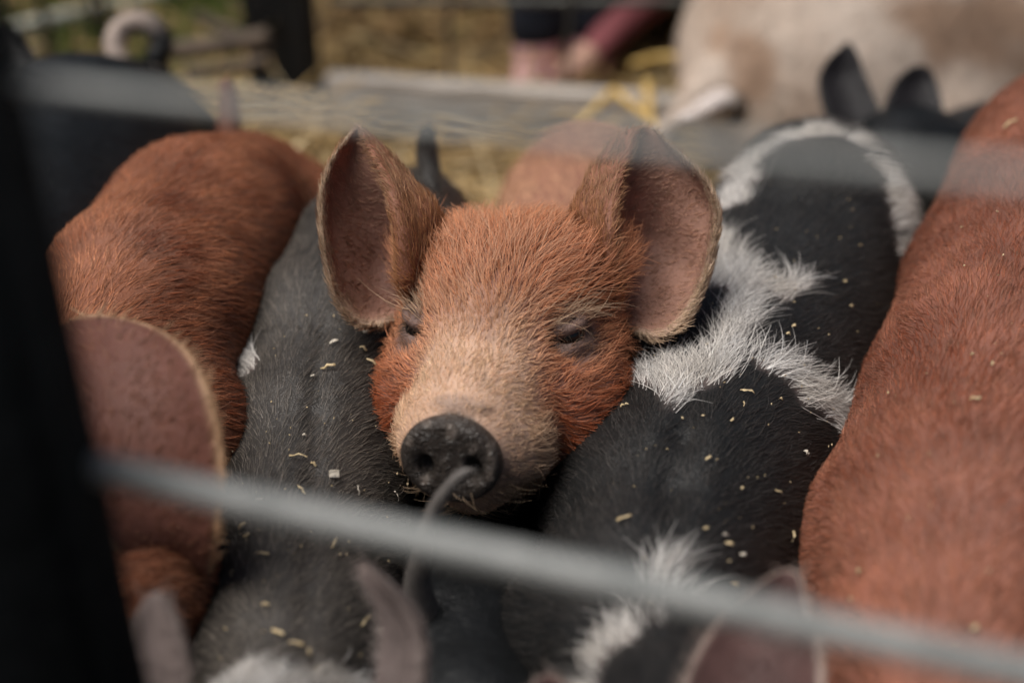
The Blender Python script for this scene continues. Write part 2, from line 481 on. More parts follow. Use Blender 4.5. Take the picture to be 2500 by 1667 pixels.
def patch_dist(P, pts):
    """distance to a chain of capsules [(point, radius), ...]; negative inside"""
    d = np.full(len(P), 1e3)
    for (a, ra), (b, rb) in zip(pts[:-1], pts[1:]):
        d = np.minimum(d, sd_prim(rc(a, b, ra, rb), P))
    return d
def legs_for(sp, iF, iR, r=0.03, spread=0.055):
    """four legs under the given spine points, down to the ground"""
    out = []
    S = np.array([p for p, _ in sp])
    for idx, hind in ((iF, False), (iR, True)):
        c = S[idx]; j = min(idx + 1, len(S) - 1); i0 = max(idx - 1, 0)
        f = S[j] - S[i0]; f[2] = 0; f = norm(f); sd = np.array([f[1], -f[0], 0])
        for q in (-1, 1):
            top = c + sd * spread * q - np.array([0, 0, 0.02])
            hz = c[2]
            knee = top + (f * 0.02 if hind else -f * 0.005); knee = np.array([knee[0], knee[1], hz * 0.55])
            hock = top - f * (0.035 if hind else 0.0); hock = np.array([hock[0], hock[1], hz * 0.30])
            foot = hock + f * 0.012; foot[2] = 0.018
            out += [rc(top, knee, r * 1.5, r, 0.03), rc(knee, hock, r, r * 0.6, 0.02), rc(hock, foot, r * 0.6, r * 0.62, 0.012)]
    return out
def spine_prims(sp, k=0.05):
    k = min(k, .014)
    return [rc(sp[i][0], sp[i + 1][0], sp[i][1], sp[i + 1][1], k) for i in range(len(sp) - 1)]
def head_prims(c, fwd, up, s=1.0):
    """a plain pig head: skull, jowls, snout with disc"""
    c = np.asarray(c, float); fwd = norm(np.asarray(fwd, float)); up = norm(np.asarray(up, float) - fwd * (np.asarray(up, float) @ fwd)); rt = np.cross(up, fwd)
    L = lambda x, y, z: c + s * (rt * x + up * y + fwd * z)
    R = np.stack([rt, up, fwd], 1)
    return [ell(L(0, .005, -.03), np.array([.062, .058, .075]) * s, R, .03),
            ell(L(.03, -.03, -.005), np.array([.036, .042, .055]) * s, R, .03), ell(L(-.03, -.03, -.005), np.array([.036, .042, .055]) * s, R, .03),
            rc(L(0, 0, .02), L(0, -.02, .09), .046 * s, .034 * s, .025), rc(L(0, -.045, 0), L(0, -.048, .075), .04 * s, .02 * s, .02),
            cyl(L(0, -.02, .108), fwd, up, .030 * s, .027 * s, .010 * s, .004 * s, .006)]

def S(px, py, z, half): return (at(px, py, z), half * z / FPX)
ORANGE = np.array([.58, .255, .130]); RUST = np.array([.33, .085, .030]); CREAM = np.array([.62, .43, .28]); GOLD = np.array([.50, .25, .11])
BLACK = np.array([.012, .013, .014]); WHITE = np.array([.72, .69, .66]); PINK = np.array([.40, .20, .17])

# ------------------------------------------------------------------ the setting: ground, straw
M_GROUND = noise_mat('trodden_earth', (.045, .03, .018), (.15, .10, .05), scale=9, rough=0.95, bump=0.9, bscale=30, bdist=0.04)
gn = 60
gx = np.concatenate([np.linspace(-60, -3, 12), np.linspace(-2.9, 2.9, gn), np.linspace(3, 60, 12)])
gy = np.concatenate([np.linspace(-40, -1, 10), np.linspace(-0.9, 3.4, gn), np.linspace(3.5, 90, 14)])
GX, GY = np.meshgrid(gx, gy, indexing='ij')
GP = np.stack([GX, GY, np.zeros_like(GX)], -1).reshape(-1, 3)
near = (np.abs(GP[:, 0]) < 3) & (GP[:, 1] > -1) & (GP[:, 1] < 3.5)
GP[:, 2] = np.where(near, waves(GP, 0.35, 1) * 0.010 + waves(GP, 0.12, 6) * 0.004, 0)
gi = np.arange(len(GP)).reshape(len(gx), len(gy))
GF = np.stack([gi[:-1, :-1], gi[1:, :-1], gi[1:, 1:], gi[:-1, 1:]], -1).reshape(-1, 4)
prop(mesh_obj('ground', GP, GF, M_GROUND), kind='structure')

def straw_mesh(name, centers, lens, r0, cols, seed, label, tilt=0.25, matname='straw'):
    """many bent straws: three-sided tubes of two segments, joined; countless"""
    r = np.random.default_rng(seed); n = len(centers)
    az = r.uniform(0, 2 * PI, n); el = r.normal(0, tilt, n)
    d = np.stack([np.cos(az) * np.cos(el), np.sin(az) * np.cos(el), np.sin(el)], 1)
    s = norm(np.cross(d, np.array([0.1, 0.2, 1.0]))); u = np.cross(s, d)
    bend = r.normal(0, 0.12, (n, 1)) * s + r.normal(0, 0.10, (n, 1)) * u
    V = []; rr = r0 * r.uniform(.6, 1.4, n)[:, None]
    for t, w in ((-0.5, 0.0), (0.0, 1.0), (0.5, 0.0)):
        p = centers + d * (lens[:, None] * t) + bend * lens[:, None] * w
        for a in (0, 2.1, 4.2):
            V.append(p + rr * (math.cos(a) * s + math.sin(a) * u))
    V = np.stack(V, 1).reshape(-1, 3); V[:, 2] = np.maximum(V[:, 2], 0.001)
    F = []
    for k in (0, 3):
        for i in range(3):
            j = (i + 1) % 3; F.append([k + i, k + j, k + 3 + j, k + 3 + i])
    F = (np.array(F)[None] + (np.arange(n) * 9)[:, None, None]).reshape(-1, 4)
    C = np.repeat(cols, 9, 0)
    m, nt_, b = new_mat(matname); a_ = node(nt_, 'ShaderNodeAttribute'); a_.attribute_name = 'col'
    nt_.links.new(a_.outputs['Color'], b.inputs['Base Color']); b.inputs['Roughness'].default_value = 0.55
    return prop(mesh_obj(name, V, F, m, smooth=False, cols={'col': C}), label, 'straw', kind='stuff')
r = np.random.default_rng(21)
n = 16000
sx = r.uniform(-1.9, 1.9, n); sy = r.uniform(0.75, 3.1, n)
hp = waves(np.stack([sx, sy, 0 * sx], 1), 0.5, 3)
keep = hp + r.normal(0, .8, n) > -0.7
keep &= ~((sx < -.42 - .1 * hp) & (sy > 1.75 + .1 * hp) & (r.random(n) < .85))
sx, sy, hp = sx[keep], sy[keep], hp[keep]
cen = np.stack([sx, sy, 0.006 + np.abs(r.normal(0, .018, len(sx))) + 0.025 * np.clip(hp, 0, 2)], 1)
base = np.array([.60, .41, .17]); alt = np.array([.42, .28, .12]); pale = np.array([.70, .56, .34])
tt = r.random(len(sx))
cs = np.where(tt[:, None] < .5, base, np.where(tt[:, None] < .8, alt, pale)) * r.uniform(.55, 1.25, (len(sx), 1))
straw_mesh('straw', cen, r.uniform(.06, .22, len(sx)), .0022, cs, 5, 'loose golden straw strewn over the pen floor')
# a heap of hay beyond the low board
n = 7000
hx = r.uniform(-0.35, 1.1, n); hy = r.uniform(2.1, 3.2, n)
hz = np.clip(0.16 - 0.25 * np.abs(hx - .15) ** 2 + 0.06 * waves(np.stack([hx, hy, 0 * hx], 1), .4, 9), 0.01, .3) * r.uniform(.2, 1, n)
tt = r.random(n)
cs = np.where(tt[:, None] < .5, np.array([.42, .27, .12]), np.where(tt[:, None] < .75, np.array([.22, .14, .06]), np.array([.40, .30, .12]))) * r.uniform(.5, 1.2, (n, 1))
straw_mesh('hay_heap', np.stack([hx, hy, hz], 1), r.uniform(.08, .25, n), .0026, cs, 8, 'heaped brown hay beyond the low board', tilt=.5, matname='hay')
# grass at the far left
n = 5000
hx = r.uniform(-1.6, -0.40, n); hy = r.uniform(1.85, 3.2, n)
ok = waves(np.stack([hx, hy, 0 * hx], 1), .5, 4) + r.normal(0, .4, n) > -.1; hx, hy = hx[ok], hy[ok]; n = len(hx)
h = r.uniform(.03, .11, n); az = r.uniform(0, 2 * PI, n)
b0 = np.stack([hx, hy, np.zeros(n)], 1); sd = np.stack([np.cos(az), np.sin(az), 0 * az], 1) * .004
tp = b0 + np.stack([np.cos(az * 1.7) * h * .5, np.sin(az * 1.7) * h * .5, h], 1)
V = np.stack([b0 - sd, b0 + sd, tp], 1).reshape(-1, 3); F = np.arange(3 * n).reshape(-1, 3)
M_GRASS = noise_mat('grass_blades', (.09, .20, .03), (.24, .36, .08), scale=6, rough=.6, bump=0)
prop(mesh_obj('grass', V, F, M_GRASS, smooth=False), 'short green grass outside the far rail', 'grass', kind='stuff')

# ------------------------------------------------------------------ generic helpers for boxes / bars
def box(c, sx, sy, sz, yaw=0.0, bev=0.004, pitch=0.0, roll=0.0):
    """bevelled box as V, F"""
    import bmesh
    bm = bmesh.new(); bmesh.ops.create_cube(bm, size=1.0)
    for v in bm.verts: v.co = Vector((v.co.x * sx, v.co.y * sy, v.co.z * sz))
    if bev > 0: bmesh.ops.bevel(bm, geom=bm.edges[:], offset=bev, segments=2, affect='EDGES')
    M = Matrix.Translation(Vector(c)) @ Matrix.Rotation(yaw, 4, 'Z') @ Matrix.Rotation(pitch, 4, 'Y') @ Matrix.Rotation(roll, 4, 'X')
    bm.transform(M); bm.verts.index_update()
    V = np.array([v.co[:] for v in bm.verts]); F = [[v.index for v in f.verts] for f in bm.faces]; bm.free()
    return V, F
def bar(a, b, rad, nr=14, wob=0.0):
    a = np.asarray(a, float); b = np.asarray(b, float); n = 14
    pts = a + (b - a) * np.linspace(0, 1, n)[:, None]
    pts = pts + wob * np.stack([waves(pts, .3, 1), waves(pts, .3, 4), waves(pts, .3, 8)], 1)
    V, F, tri, _ = tube(pts, [rad] * n, nseg=n, nr=nr)
    return V, [list(map(int, f)) for f in F] + [list(map(int, f)) for f in tri]

M_STEEL = noise_mat('galvanised_steel', (.19, .20, .195), (.31, .315, .305), scale=60, rough=.55, bump=.15, bscale=200, metallic=.25, bdist=.001)
M_POST = noise_mat('dark_rubber_post', (.003, .0036, .004), (.006, .007, .008), scale=14, rough=.95, bump=.4, bscale=60, spec=.05)
M_BOARD = noise_mat('weathered_board', (.34, .30, .26), (.58, .53, .48), scale=7, rough=.9, bump=.5, bscale=40, stretch=(1, 14, 14))
M_DARKWOOD = noise_mat('dark_post_wood', (.008, .009, .010), (.024, .023, .022), scale=12, rough=.85, bump=.5, bscale=40, stretch=(8, 8, 1))
M_RAIL = noise_mat('pale_rail', (.30, .31, .27), (.46, .46, .40), scale=14, rough=.7, bump=.2, bscale=60)
M_WIRE = noise_mat('fence_wire', (.06, .06, .055), (.12, .12, .11), scale=60, rough=.6, bump=.1, bscale=200, metallic=.5)

# ------------------------------------------------------------------ the fence in front of the camera
fdir = norm(np.array([.293, -.092, 0.0])); fa = np.array([-.145, .38, 0.0])
fence = prop(empty('wire_fence', fa), 'galvanised wire fence with two blurred horizontal rods close to the camera', 'fence')
for z0, z1, rad, s0, s1 in ((.592, .590, .0056, -.006, .9), (.732, .749, .0027, -.02, .9)):
    p0 = fa + fdir * s0 + np.array([0, 0, z0]); p1 = fa + fdir * s1 + np.array([0, 0, z1 + (z1 - z0) * 1.6])
    V, F = bar(p0, p1, rad, wob=.0006); mesh_obj('rod', V, F, M_STEEL, fence, fa)
pc = np.array([-.1435, .352, 0])
V, F = box((pc[0] - .060, pc[1] + .02, .385), .12, .05, .77, yaw=-.05, bev=.006)
po = prop(mesh_obj('fence_post', V, F, M_POST), 'near black upright fence post at the left edge, far out of focus', 'post')

# ------------------------------------------------------------------ background fence, boards, sticks
def solo(name, V, F, mat, label, cat, group=None, smooth=False):
    return prop(mesh_obj(name, V, F, mat, smooth=smooth), label, cat, group)
a = at(795, 172, 2.00); b = at(1665, 207, 1.93)
mid = (a + b) / 2; L = np.linalg.norm(b - a); yaw = math.atan2(b[1] - a[1], b[0] - a[0])
V, F = box((mid[0], mid[1], .046), L, .036, .09, yaw=yaw, bev=.004)
solo('low_board', V, F, M_BOARD, 'long weathered grey board lying on edge across the back of the pen', 'board')
a = at(690, 100, 2.03)
V, F = box((a[0], a[1] + .0, .44), .092, .09, .90, yaw=0, bev=.006)
pr = prop(empty('background_post', (a[0], a[1], 0)), 'dark upright post with a bolt behind the straw', 'post')
mesh_obj('shaft', V, F, M_DARKWOOD, pr, (a[0], a[1], 0), smooth=False)
bp_ = at(655, 47, 1.97)
V, F = bar(bp_ - FW * .015, bp_ + FW * .06, .011); mesh_obj('bolt', V, F, M_STEEL, pr, (a[0], a[1], 0))
back = prop(empty('mesh_fence', (0.2, 2.0, 0)), 'dark wire mesh fence standing behind the low board', 'fence')
for px in (1105, 1385, 1690):
    p = at(px, 180, 1.99)
    V, F = bar((p[0], p[1], .02), (p[0], p[1], .9), .0035, nr=8, wob=.002); mesh_obj('upright_wire', V, F, M_WIRE, back, (0.2, 2.0, 0))
p0 = at(800, 4, 1.98); p1 = at(1700, 6, 1.92)
V, F = bar(p0, p1, .006, nr=8); mesh_obj('top_wire', V, F, M_WIRE, back, (0.2, 2.0, 0))
rail = prop(empty('rail_gate', (-.8, 2.2, 0)), 'pale slanting rail gate in front of green grass at the far left', 'gate')
V, F = bar(at(-250, 140, 2.0), at(520, -40, 2.5), .013); mesh_obj('rail', V, F, M_RAIL, rail, (-.8, 2.2, 0))
for px, py in ((110, 70), (225, 40), (260, 60)):
    p = at(px, py, 2.2); V, F = bar((p[0], p[1], .01), (p[0] + .004, p[1], .7), .007, nr=8); mesh_obj('upright', V, F, M_DARKWOOD, rail, (-.8, 2.2, 0))
M_STICK = noise_mat('dead_stick', (.03, .025, .02), (.16, .12, .09), scale=30, rough=.9, bump=.4)
for (x0, y0, x1, y1, z, rad, lab) in ((420, 130, 640, 85, 1.9, .013, 'thick dark stick lying left of the dark post'), (455, 175, 640, 140, 1.85, .008, 'thin brown stick lying below the thick dark stick'),
                                  (470, 40, 610, 100, 2.1, .009, 'grey dead branch slanting behind the curled tail')):
    p0, p1 = at(x0, y0, z), at(x1, y1, z); p0[2] = max(p0[2], .03); p1[2] = max(p1[2], .03)
    V, F = bar(p0, p1, rad, wob=.004); solo('dead_stick', V, F, M_STICK, lab, 'stick', 'dead sticks on the straw', True)
M_STALK = noise_mat('straw_stalk', (.42, .26, .06), (.60, .42, .16), scale=40, rough=.5, bump=.1)
def stalk(pts, rad, lab):
    V, F, tri, _ = tube([at(*p) for p in pts], [rad] * len(pts), nseg=24, nr=8)
    solo('straw_stalk', V, [list(map(int, f)) for f in F] + [list(map(int, f)) for f in tri], M_STALK, lab, 'straw', 'bent straw stalks by the low board', True)
stalk([(1395, 330, 1.70), (1440, 280, 1.74), (1492, 228, 1.80), (1505, 228, 1.80), (1560, 275, 1.76), (1625, 335, 1.70)], .0052, 'golden straw stalk bent into a peak below the low board')
stalk([(1580, 200, 1.85), (1582, 240, 1.82), (1588, 300, 1.78)], .006, 'short upright golden straw stalk beside the pale sow')
stalk([(1540, 160, 1.92), (1620, 140, 1.94), (1665, 150, 1.93), (1680, 200, 1.9)], .006, 'brown curved straw stalk lying over the end of the low board')

# ------------------------------------------------------------------ the ginger piglet in the middle
n_ = -FW
ph, ps = math.radians(22), math.radians(14.5)
fwd = norm(math.cos(ps) * (math.cos(ph) * n_ - math.sin(ph) * UP) - math.sin(ps) * RT)
upv = math.cos(ph) * UP + math.sin(ph) * n_ - 0.05 * RT
upv = norm(upv - fwd * (upv @ fwd)); rtv = np.cross(upv, fwd)
HR = np.stack([rtv, upv, fwd], 1)
HO = at(1190, 822, .880) - HR @ np.array([0, .021, .020])
def HL(x, y, z): return HO + HR @ np.array([x, y, z])
def he(x, y, z, rx, ry, rz, k=.02, sub=False, rot=None):
    R = HR if rot is None else HR @ rot
    return ell(HL(x, y, z), (rx, ry, rz), R, k, sub)
def rot_y(a): c, s_ = math.cos(a), math.sin(a); return np.array([[c, 0, s_], [0, 1, 0], [-s_, 0, c]])
def rot_z(a): c, s_ = math.cos(a), math.sin(a); return np.array([[c, -s_, 0], [s_, c, 0], [0, 0, 1]])
spA = [S(1430, 500, 1.32, 195), S(1420, 690, 1.18, 245), S(1310, 850, 1.04, 215)]
A_head = [he(0, .008, -.045, .064, .061, .070, .03),
     he(0, .034, -.020, .046, .030, .045, .03), he(.034, .044, -.046, .034, .024, .036, .02), he(-.034, .044, -.046, .034, .024, .036, .02),
     he(.047, -.032, -.008, .036, .045, .052, .03), he(-.047, -.032, -.008, .036, .045, .052, .03),
     rc(HL(0, -.004, .010), HL(0, -.015, .056), .047, .0400, .025), he(0, -.020, .084, .0315, .0285, .020, .010),
     he(.022, -.030, .064, .025, .024, .028, .015), he(-.022, -.030, .064, .025, .024, .028, .015),
     rc(HL(0, -.052, -.01), HL(0, -.055, .066), .045, .020, .02),
     # wrinkles over the nose disc
     he(0.004, .0072, .0915, .015, .0020, .0028, .006),
     cyl(HL(0, -.021, .1060), HR @ norm(np.array([0, -.08, 1.0])), HR @ np.array([0, 1, 0]), .0303, .0275, .0075, .0050, .004)]
for q in (-1, 1):
    A_head += [he(q * .0145, -.024, .1150, .0056, .0082, .0140, .003, True),
          he(q * .053, .020, .015, .017, .011, .010, .012, True),
          he(q * .0480, .0270, .0065, .0155, .0080, .0105, .004, rot=rot_y(q * .75) @ rot_z(q * .18)),
          he(q * .0485, .0130, .0085, .0160, .0075, .0105, .004, rot=rot_y(q * .75) @ rot_z(q * .12)),
          he(q * .0545, .0310, .0120, .0120, .0010, .0060, .0020, True, rot=rot_y(q * .75) @ rot_z(q * .25)),
          he(q * .0545, .0198, .0155, .0115, .0009, .0080, .0016, True, rot=rot_y(q * .75) @ rot_z(q * .32))]
A_prims = spine_prims(spA + [(HL(0, -.025, -.09), .050)], .04) + legs_for(spA, 2, 0, .026, .04) + A_head
loc = lambda P: (P - HO) @ HR
lo, hi = np.full(3, 1e9), np.full(3, -1e9)
for p in A_prims:
    if p[0] == 'rc':
        for c_, r_ in ((p[1], p[3]), (p[2], p[4])):
            l = loc(c_); lo = np.minimum(lo, l - r_ - .03); hi = np.maximum(hi, l + r_ + .03)
fine = [(-.088, .088), (-.09, .08), (-.07, .125)]
gridA = []
hf = .0022 if not DRAFT else .0032
for i in range(3):
    f0, f1 = fine[i]; l0, h0 = min(lo[i], f0 - .01), max(hi[i], f1 + .02)
    gridA.append(np.concatenate([np.linspace(l0, f0, max(2, int((f0 - l0) / .011)), endpoint=False), np.arange(f0, f1, hf), np.linspace(f1, h0, max(2, int((h0 - f1) / .011)))]))
A = Pig(A_prims, gridA, R=HR, org=HO)
Z0 = .905
def ctrl(rows): return [[at(x, y, Z0 + z) for (x, y, z) in row] for row in rows]
earL = ctrl([[(1010, 760, .03), (1050, 740, .03), (1085, 690, .05), (1040, 720, .06), (1000, 760, .06), (985, 778, .05)],
 [(968, 700, -.004), (1020, 668, .000), (1068, 612, .025), (975, 690, .055), (905, 765, .045), (888, 795, .020)],
 [(960, 625, -.014), (1010, 590, -.008), (1062, 540, .022), (940, 630, .058), (855, 705, .036), (828, 742, .010)],
 [(955, 553, -.016), (998, 530, -.008), (1042, 497, .020), (915, 560, .052), (822, 620, .030), (797, 642, .005)],
 [(942, 482, -.012), (976, 465, -.002), (1006, 456, .020), (890, 490, .044), (806, 530, .028), (785, 540, .005)],
 [(920, 416, -.002), (942, 405, .006), (962, 401, .020), (870, 420, .036), (806, 445, .025), (790, 450, .010)],
 [(893, 357, .012), (906, 350, .016), (917, 350, .022), (865, 355, .030), (830, 372, .022), (820, 376, .014)],
 [(878, 318, .020), (882, 314, .021), (886, 314, .022), (876, 312, .024), (868, 316, .022), (864, 320, .020)]])
earR = ctrl([[(1500, 780, .03), (1465, 740, .03), (1435, 690, .05), (1490, 740, .05), (1525, 785, .035), (1535, 805, .025)],
 [(1530, 722, -.002), (1472, 680, .004), (1422, 620, .025), (1550, 700, .050), (1600, 790, .026), (1607, 824, .004)],
 [(1527, 652, -.010), (1467, 610, -.003), (1410, 560, .025), (1565, 650, .056), (1650, 747, .026), (1667, 786, .002)],
 [(1517, 577, -.013), (1467, 545, -.006), (1415, 510, .022), (1580, 580, .060), (1695, 670, .038), (1714, 700, .010)],
 [(1517, 507, -.008), (1477, 480, .000), (1434, 465, .022), (1595, 510, .054), (1720, 580, .035), (1744, 600, .008)],
 [(1527, 442, .002), (1497, 415, .010), (1464, 405, .024), (1605, 450, .047), (1724, 500, .035), (1750, 510, .012)],
 [(1542, 387, .014), (1522, 365, .020), (1502, 352, .028), (1605, 395, .042), (1686, 425, .034), (1714, 430, .020)],
 [(1556, 337, .026), (1546, 326, .028), (1540, 323, .031), (1590, 335, .036), (1626, 355, .034), (1642, 362, .028)],
 [(1568, 318, .032), (1566, 316, .032), (1564, 315, .033), (1580, 315, .034), (1594, 318, .034), (1600, 320, .032)]])
earL = [[r_[0] + RT * .007 * (1 - i_ / 9)] + r_[1:] for i_, r_ in enumerate(earL)]
earR = [[r_[0] - RT * .009 * (1 - i_ / 9)] + r_[1:] for i_, r_ in enumerate(earR)]
earL = [[r_[0] + FW * (.030 - .004 * i_) - RT * .002] + r_ for i_, r_ in enumerate(earL)]
earR = [[r_[0] + FW * (.032 - .004 * i_) + RT * .002] + r_ for i_, r_ in enumerate(earR)]
A.ear(earL, nu=60, nv=64, thick=.0055, flip=False)
A.ear(earR, nu=60, nv=64, thick=.0055, flip=True)
A.finish()
A.body_flow(spA + [(HL(0, -.015, -.09), .06)])
q = loc(A.V); x, y, z = q.T; ax_ = np.abs(x)
isb = A.kind == 0
hw = isb & (z > -.10) & (ax_ < .11) & (y > -.11)
f = np.stack([np.sign(x) * np.clip(ax_ / .05, 0, 1) * .75, .10 + .35 * sstep(.0, .04, y) - .35 * sstep(.01, -.04, y), np.full_like(x, -.9)], 1)
f = norm(f) @ HR.T
bl = sstep(-.11, -.06, z)[:, None] * hw[:, None]
A.flow = np.where(isb[:, None], norm(A.flow * (1 - bl) + f * bl + 1e-9), A.flow)
eyeP = [np.array([qq * .050, .020, .009]) for qq in (-1, 1)]
ed = np.minimum(np.linalg.norm((q - eyeP[0]) / [1.25, 1, 1], axis=1), np.linalg.norm((q - eyeP[1]) / [1.25, 1, 1], axis=1))
disc = isb & (z > .0975) & ((x / .033) ** 2 + ((y + .021) / .030) ** 2 < 1.0)
discn = sstep(.0975, .1000, z + .08 * (y + .021)) * isb * sstep(1.06, .98, (x / .0318) ** 2 + ((y + .021) / .0288) ** 2)
nosew = discn
fold = sstep(.0050, .002, np.abs(y - .0095)) * sstep(.086, .091, z) * sstep(.024, .014, np.abs(x - .003)) * isb
cream = sstep(.012, .058, z + .1 * waves(q, .03, 2) * .05) * (1 - sstep(.026, .046, ax_) * (1 - sstep(.045, .078, z)))
rust = sstep(.028, .052, ax_) * sstep(.015, -.02, y)
hcol = np.tile(ORANGE, (len(q), 1))
hcol = mixc(hcol, GOLD, np.clip(sstep(.02, -.01, y) * sstep(.03, .0, ax_), 0, 1) * .6)
hcol = np.where((isb & ~hw)[:, None], np.array([.64, .38, .24]), hcol)
hcol = mixc(hcol, RUST, np.clip(rust * hw + .35 * sstep(.03, .06, ax_) * sstep(.02, .06, y), 0, 1))
hcol = mixc(hcol, CREAM, cream * .95)
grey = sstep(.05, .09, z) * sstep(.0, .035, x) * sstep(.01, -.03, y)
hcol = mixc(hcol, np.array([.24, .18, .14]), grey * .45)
hcol = mixc(hcol, np.array([.13, .085, .06]), sstep(.026, .012, ed) * .75)
sk = mixc(np.tile(np.array([.24, .105, .07]), (len(q), 1)), np.array([.48, .31, .22]), cream)
sk = mixc(sk, np.array([.15, .093, .076]), sstep(.024, .012, ed))
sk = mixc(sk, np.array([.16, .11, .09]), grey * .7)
sk = mixc(sk, np.array([.18, .13, .11]), fold * .5)
sk = mixc(sk, np.array([.042, .034, .029]), np.clip(nosew + 0, 0, 1))
sk = mixc(sk, np.array([.16, .13, .11]), nosew * sstep(.5, 1.4, waves(q, .010, 7) + .5 * waves(q, .004, 3)) * .8)
hlen = .016 * np.ones(len(q))
hlen = np.where(hw, .029 - .0225 * sstep(-.010, .055, z), .014)
hlen = np.where(hw & (rust > .3), .0145, hlen)
hlen = hlen + .012 * hw * sstep(.040, .055, ax_) * sstep(.03, .045, y)
hlen = np.where(hw, hlen * (0.30 + .70 * sstep(.012, .030, ed)), hlen)
hlen = np.where(z > .082, np.minimum(hlen, .0045), hlen)
hden = np.where(hw, 1.0, .30)
hden = np.where(hw, hden * (1 + .5 * sstep(.04, .07, z)), hden) * (0.16 + .84 * sstep(.009, .020, ed))
hden = hden * (1 - np.clip(nosew * 1.6 + fold * .6, 0, 1))
lift = np.where(hw, .46, .30) + .16 * sstep(.03, .06, y) * hw
lift = np.where(z > .05, .30, lift)
# ears
inn, out = A.kind == 1, A.kind == 2
u, v = A.u, A.v
rim = sstep(.86, .99, v) + sstep(.93, 1, u)
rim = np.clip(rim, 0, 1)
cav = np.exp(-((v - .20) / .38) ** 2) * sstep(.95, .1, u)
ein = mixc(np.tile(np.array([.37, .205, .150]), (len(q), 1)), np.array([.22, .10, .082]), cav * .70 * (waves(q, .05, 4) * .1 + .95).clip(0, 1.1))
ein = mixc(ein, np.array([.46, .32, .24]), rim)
eout = mixc(np.tile(np.array([.30, .13, .08]), (len(q), 1)), np.array([.42, .30, .22]), rim)
sk = np.where(inn[:, None], ein, np.where(out[:, None], eout, sk))
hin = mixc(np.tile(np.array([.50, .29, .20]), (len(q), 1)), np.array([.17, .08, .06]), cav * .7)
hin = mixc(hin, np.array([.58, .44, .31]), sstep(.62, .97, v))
hout = mixc(mixc(np.tile(np.array([.40, .19, .09]), (len(q), 1)), np.array([.17, .12, .08]), sstep(.25, .7, u) * .45 * (v < .0)), np.array([.58, .44, .31]), sstep(.80, .97, v) * .9 + sstep(.85, 1, u) * .5)
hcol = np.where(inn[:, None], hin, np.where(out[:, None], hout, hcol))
hlen = np.where(inn, .0068 + .001 * rim, np.where(out, .0125 - .005 * u, hlen))
hden = np.where(inn, .65 + 1.2 * rim, np.where(out, .95 + .4 * rim, hden))
lift = np.where(inn, .26, np.where(out, .30, lift))
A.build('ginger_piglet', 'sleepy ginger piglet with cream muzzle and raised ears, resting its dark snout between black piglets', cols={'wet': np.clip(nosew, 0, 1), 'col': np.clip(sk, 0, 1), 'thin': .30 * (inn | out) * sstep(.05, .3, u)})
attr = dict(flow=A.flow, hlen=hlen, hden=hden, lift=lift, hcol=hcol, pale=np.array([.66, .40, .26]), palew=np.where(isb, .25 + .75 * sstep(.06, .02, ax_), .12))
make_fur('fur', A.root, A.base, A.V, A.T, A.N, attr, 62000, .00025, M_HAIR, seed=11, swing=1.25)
lash = hw * sstep(.0045, .003, np.abs(y - .0215)) * sstep(.016, .010, ed)
make_fur('eyelashes', A.root, A.base, A.V, A.T, A.N, dict(flow=np.tile(-upv, (len(q), 1)) + np.sign(x)[:, None] * rtv * .5, hlen=np.full(len(q), .008), hden=1.0 * lash, lift=np.full(len(q), .75), hcol=const(len(q), (.10, .07, .05))), 130, .00016, M_HAIR, seed=14, curl=.2)
brow = hw * sstep(.010, .015, ed) * sstep(.026, .018, ed) * (y > .028)
make_fur('brow_bristles', A.root, A.base, A.V, A.T, A.N, dict(flow=A.flow, hlen=np.full(len(q), .034), hden=1.0 * brow, lift=np.full(len(q), .5), hcol=const(len(q), (.52, .36, .24))), 150, .00016, M_HAIR, seed=12, curl=.5, npts=6)
chin = hw * sstep(.0, .04, z) * sstep(-.036, -.048, y)
make_fur('whiskers', A.root, A.base, A.V, A.T, A.N, dict(flow=-A.flow * .3 + (HR @ np.array([0, -1, 0])) + np.sign(x)[:, None] * rtv, hlen=np.full(len(q), .021), hden=1.0 * chin, lift=np.full(len(q), .7), hcol=const(len(q), (.40, .28, .18))), 220, .00014, M_HAIR, seed=13, curl=.5, npts=6)
M_EYE, nt_, b_ = new_mat('dark_eye'); b_.inputs['Base Color'].default_value = (.006, .005, .005, 1); b_.inputs['Roughness'].default_value = .12
for qq in (-1, 1):
    V, F = surface_nets([ell(HL(qq * .0470, .0200, .0055), (.0115, .0105, .0115), HR, .01)], *[np.arange(HL(qq * .0470, .0200, .0055)[i] - .014, HL(qq * .0470, .0200, .0055)[i] + .014, .0022) for i in range(3)])
    mesh_obj('eye', V, F, M_EYE, A.root, A.base)

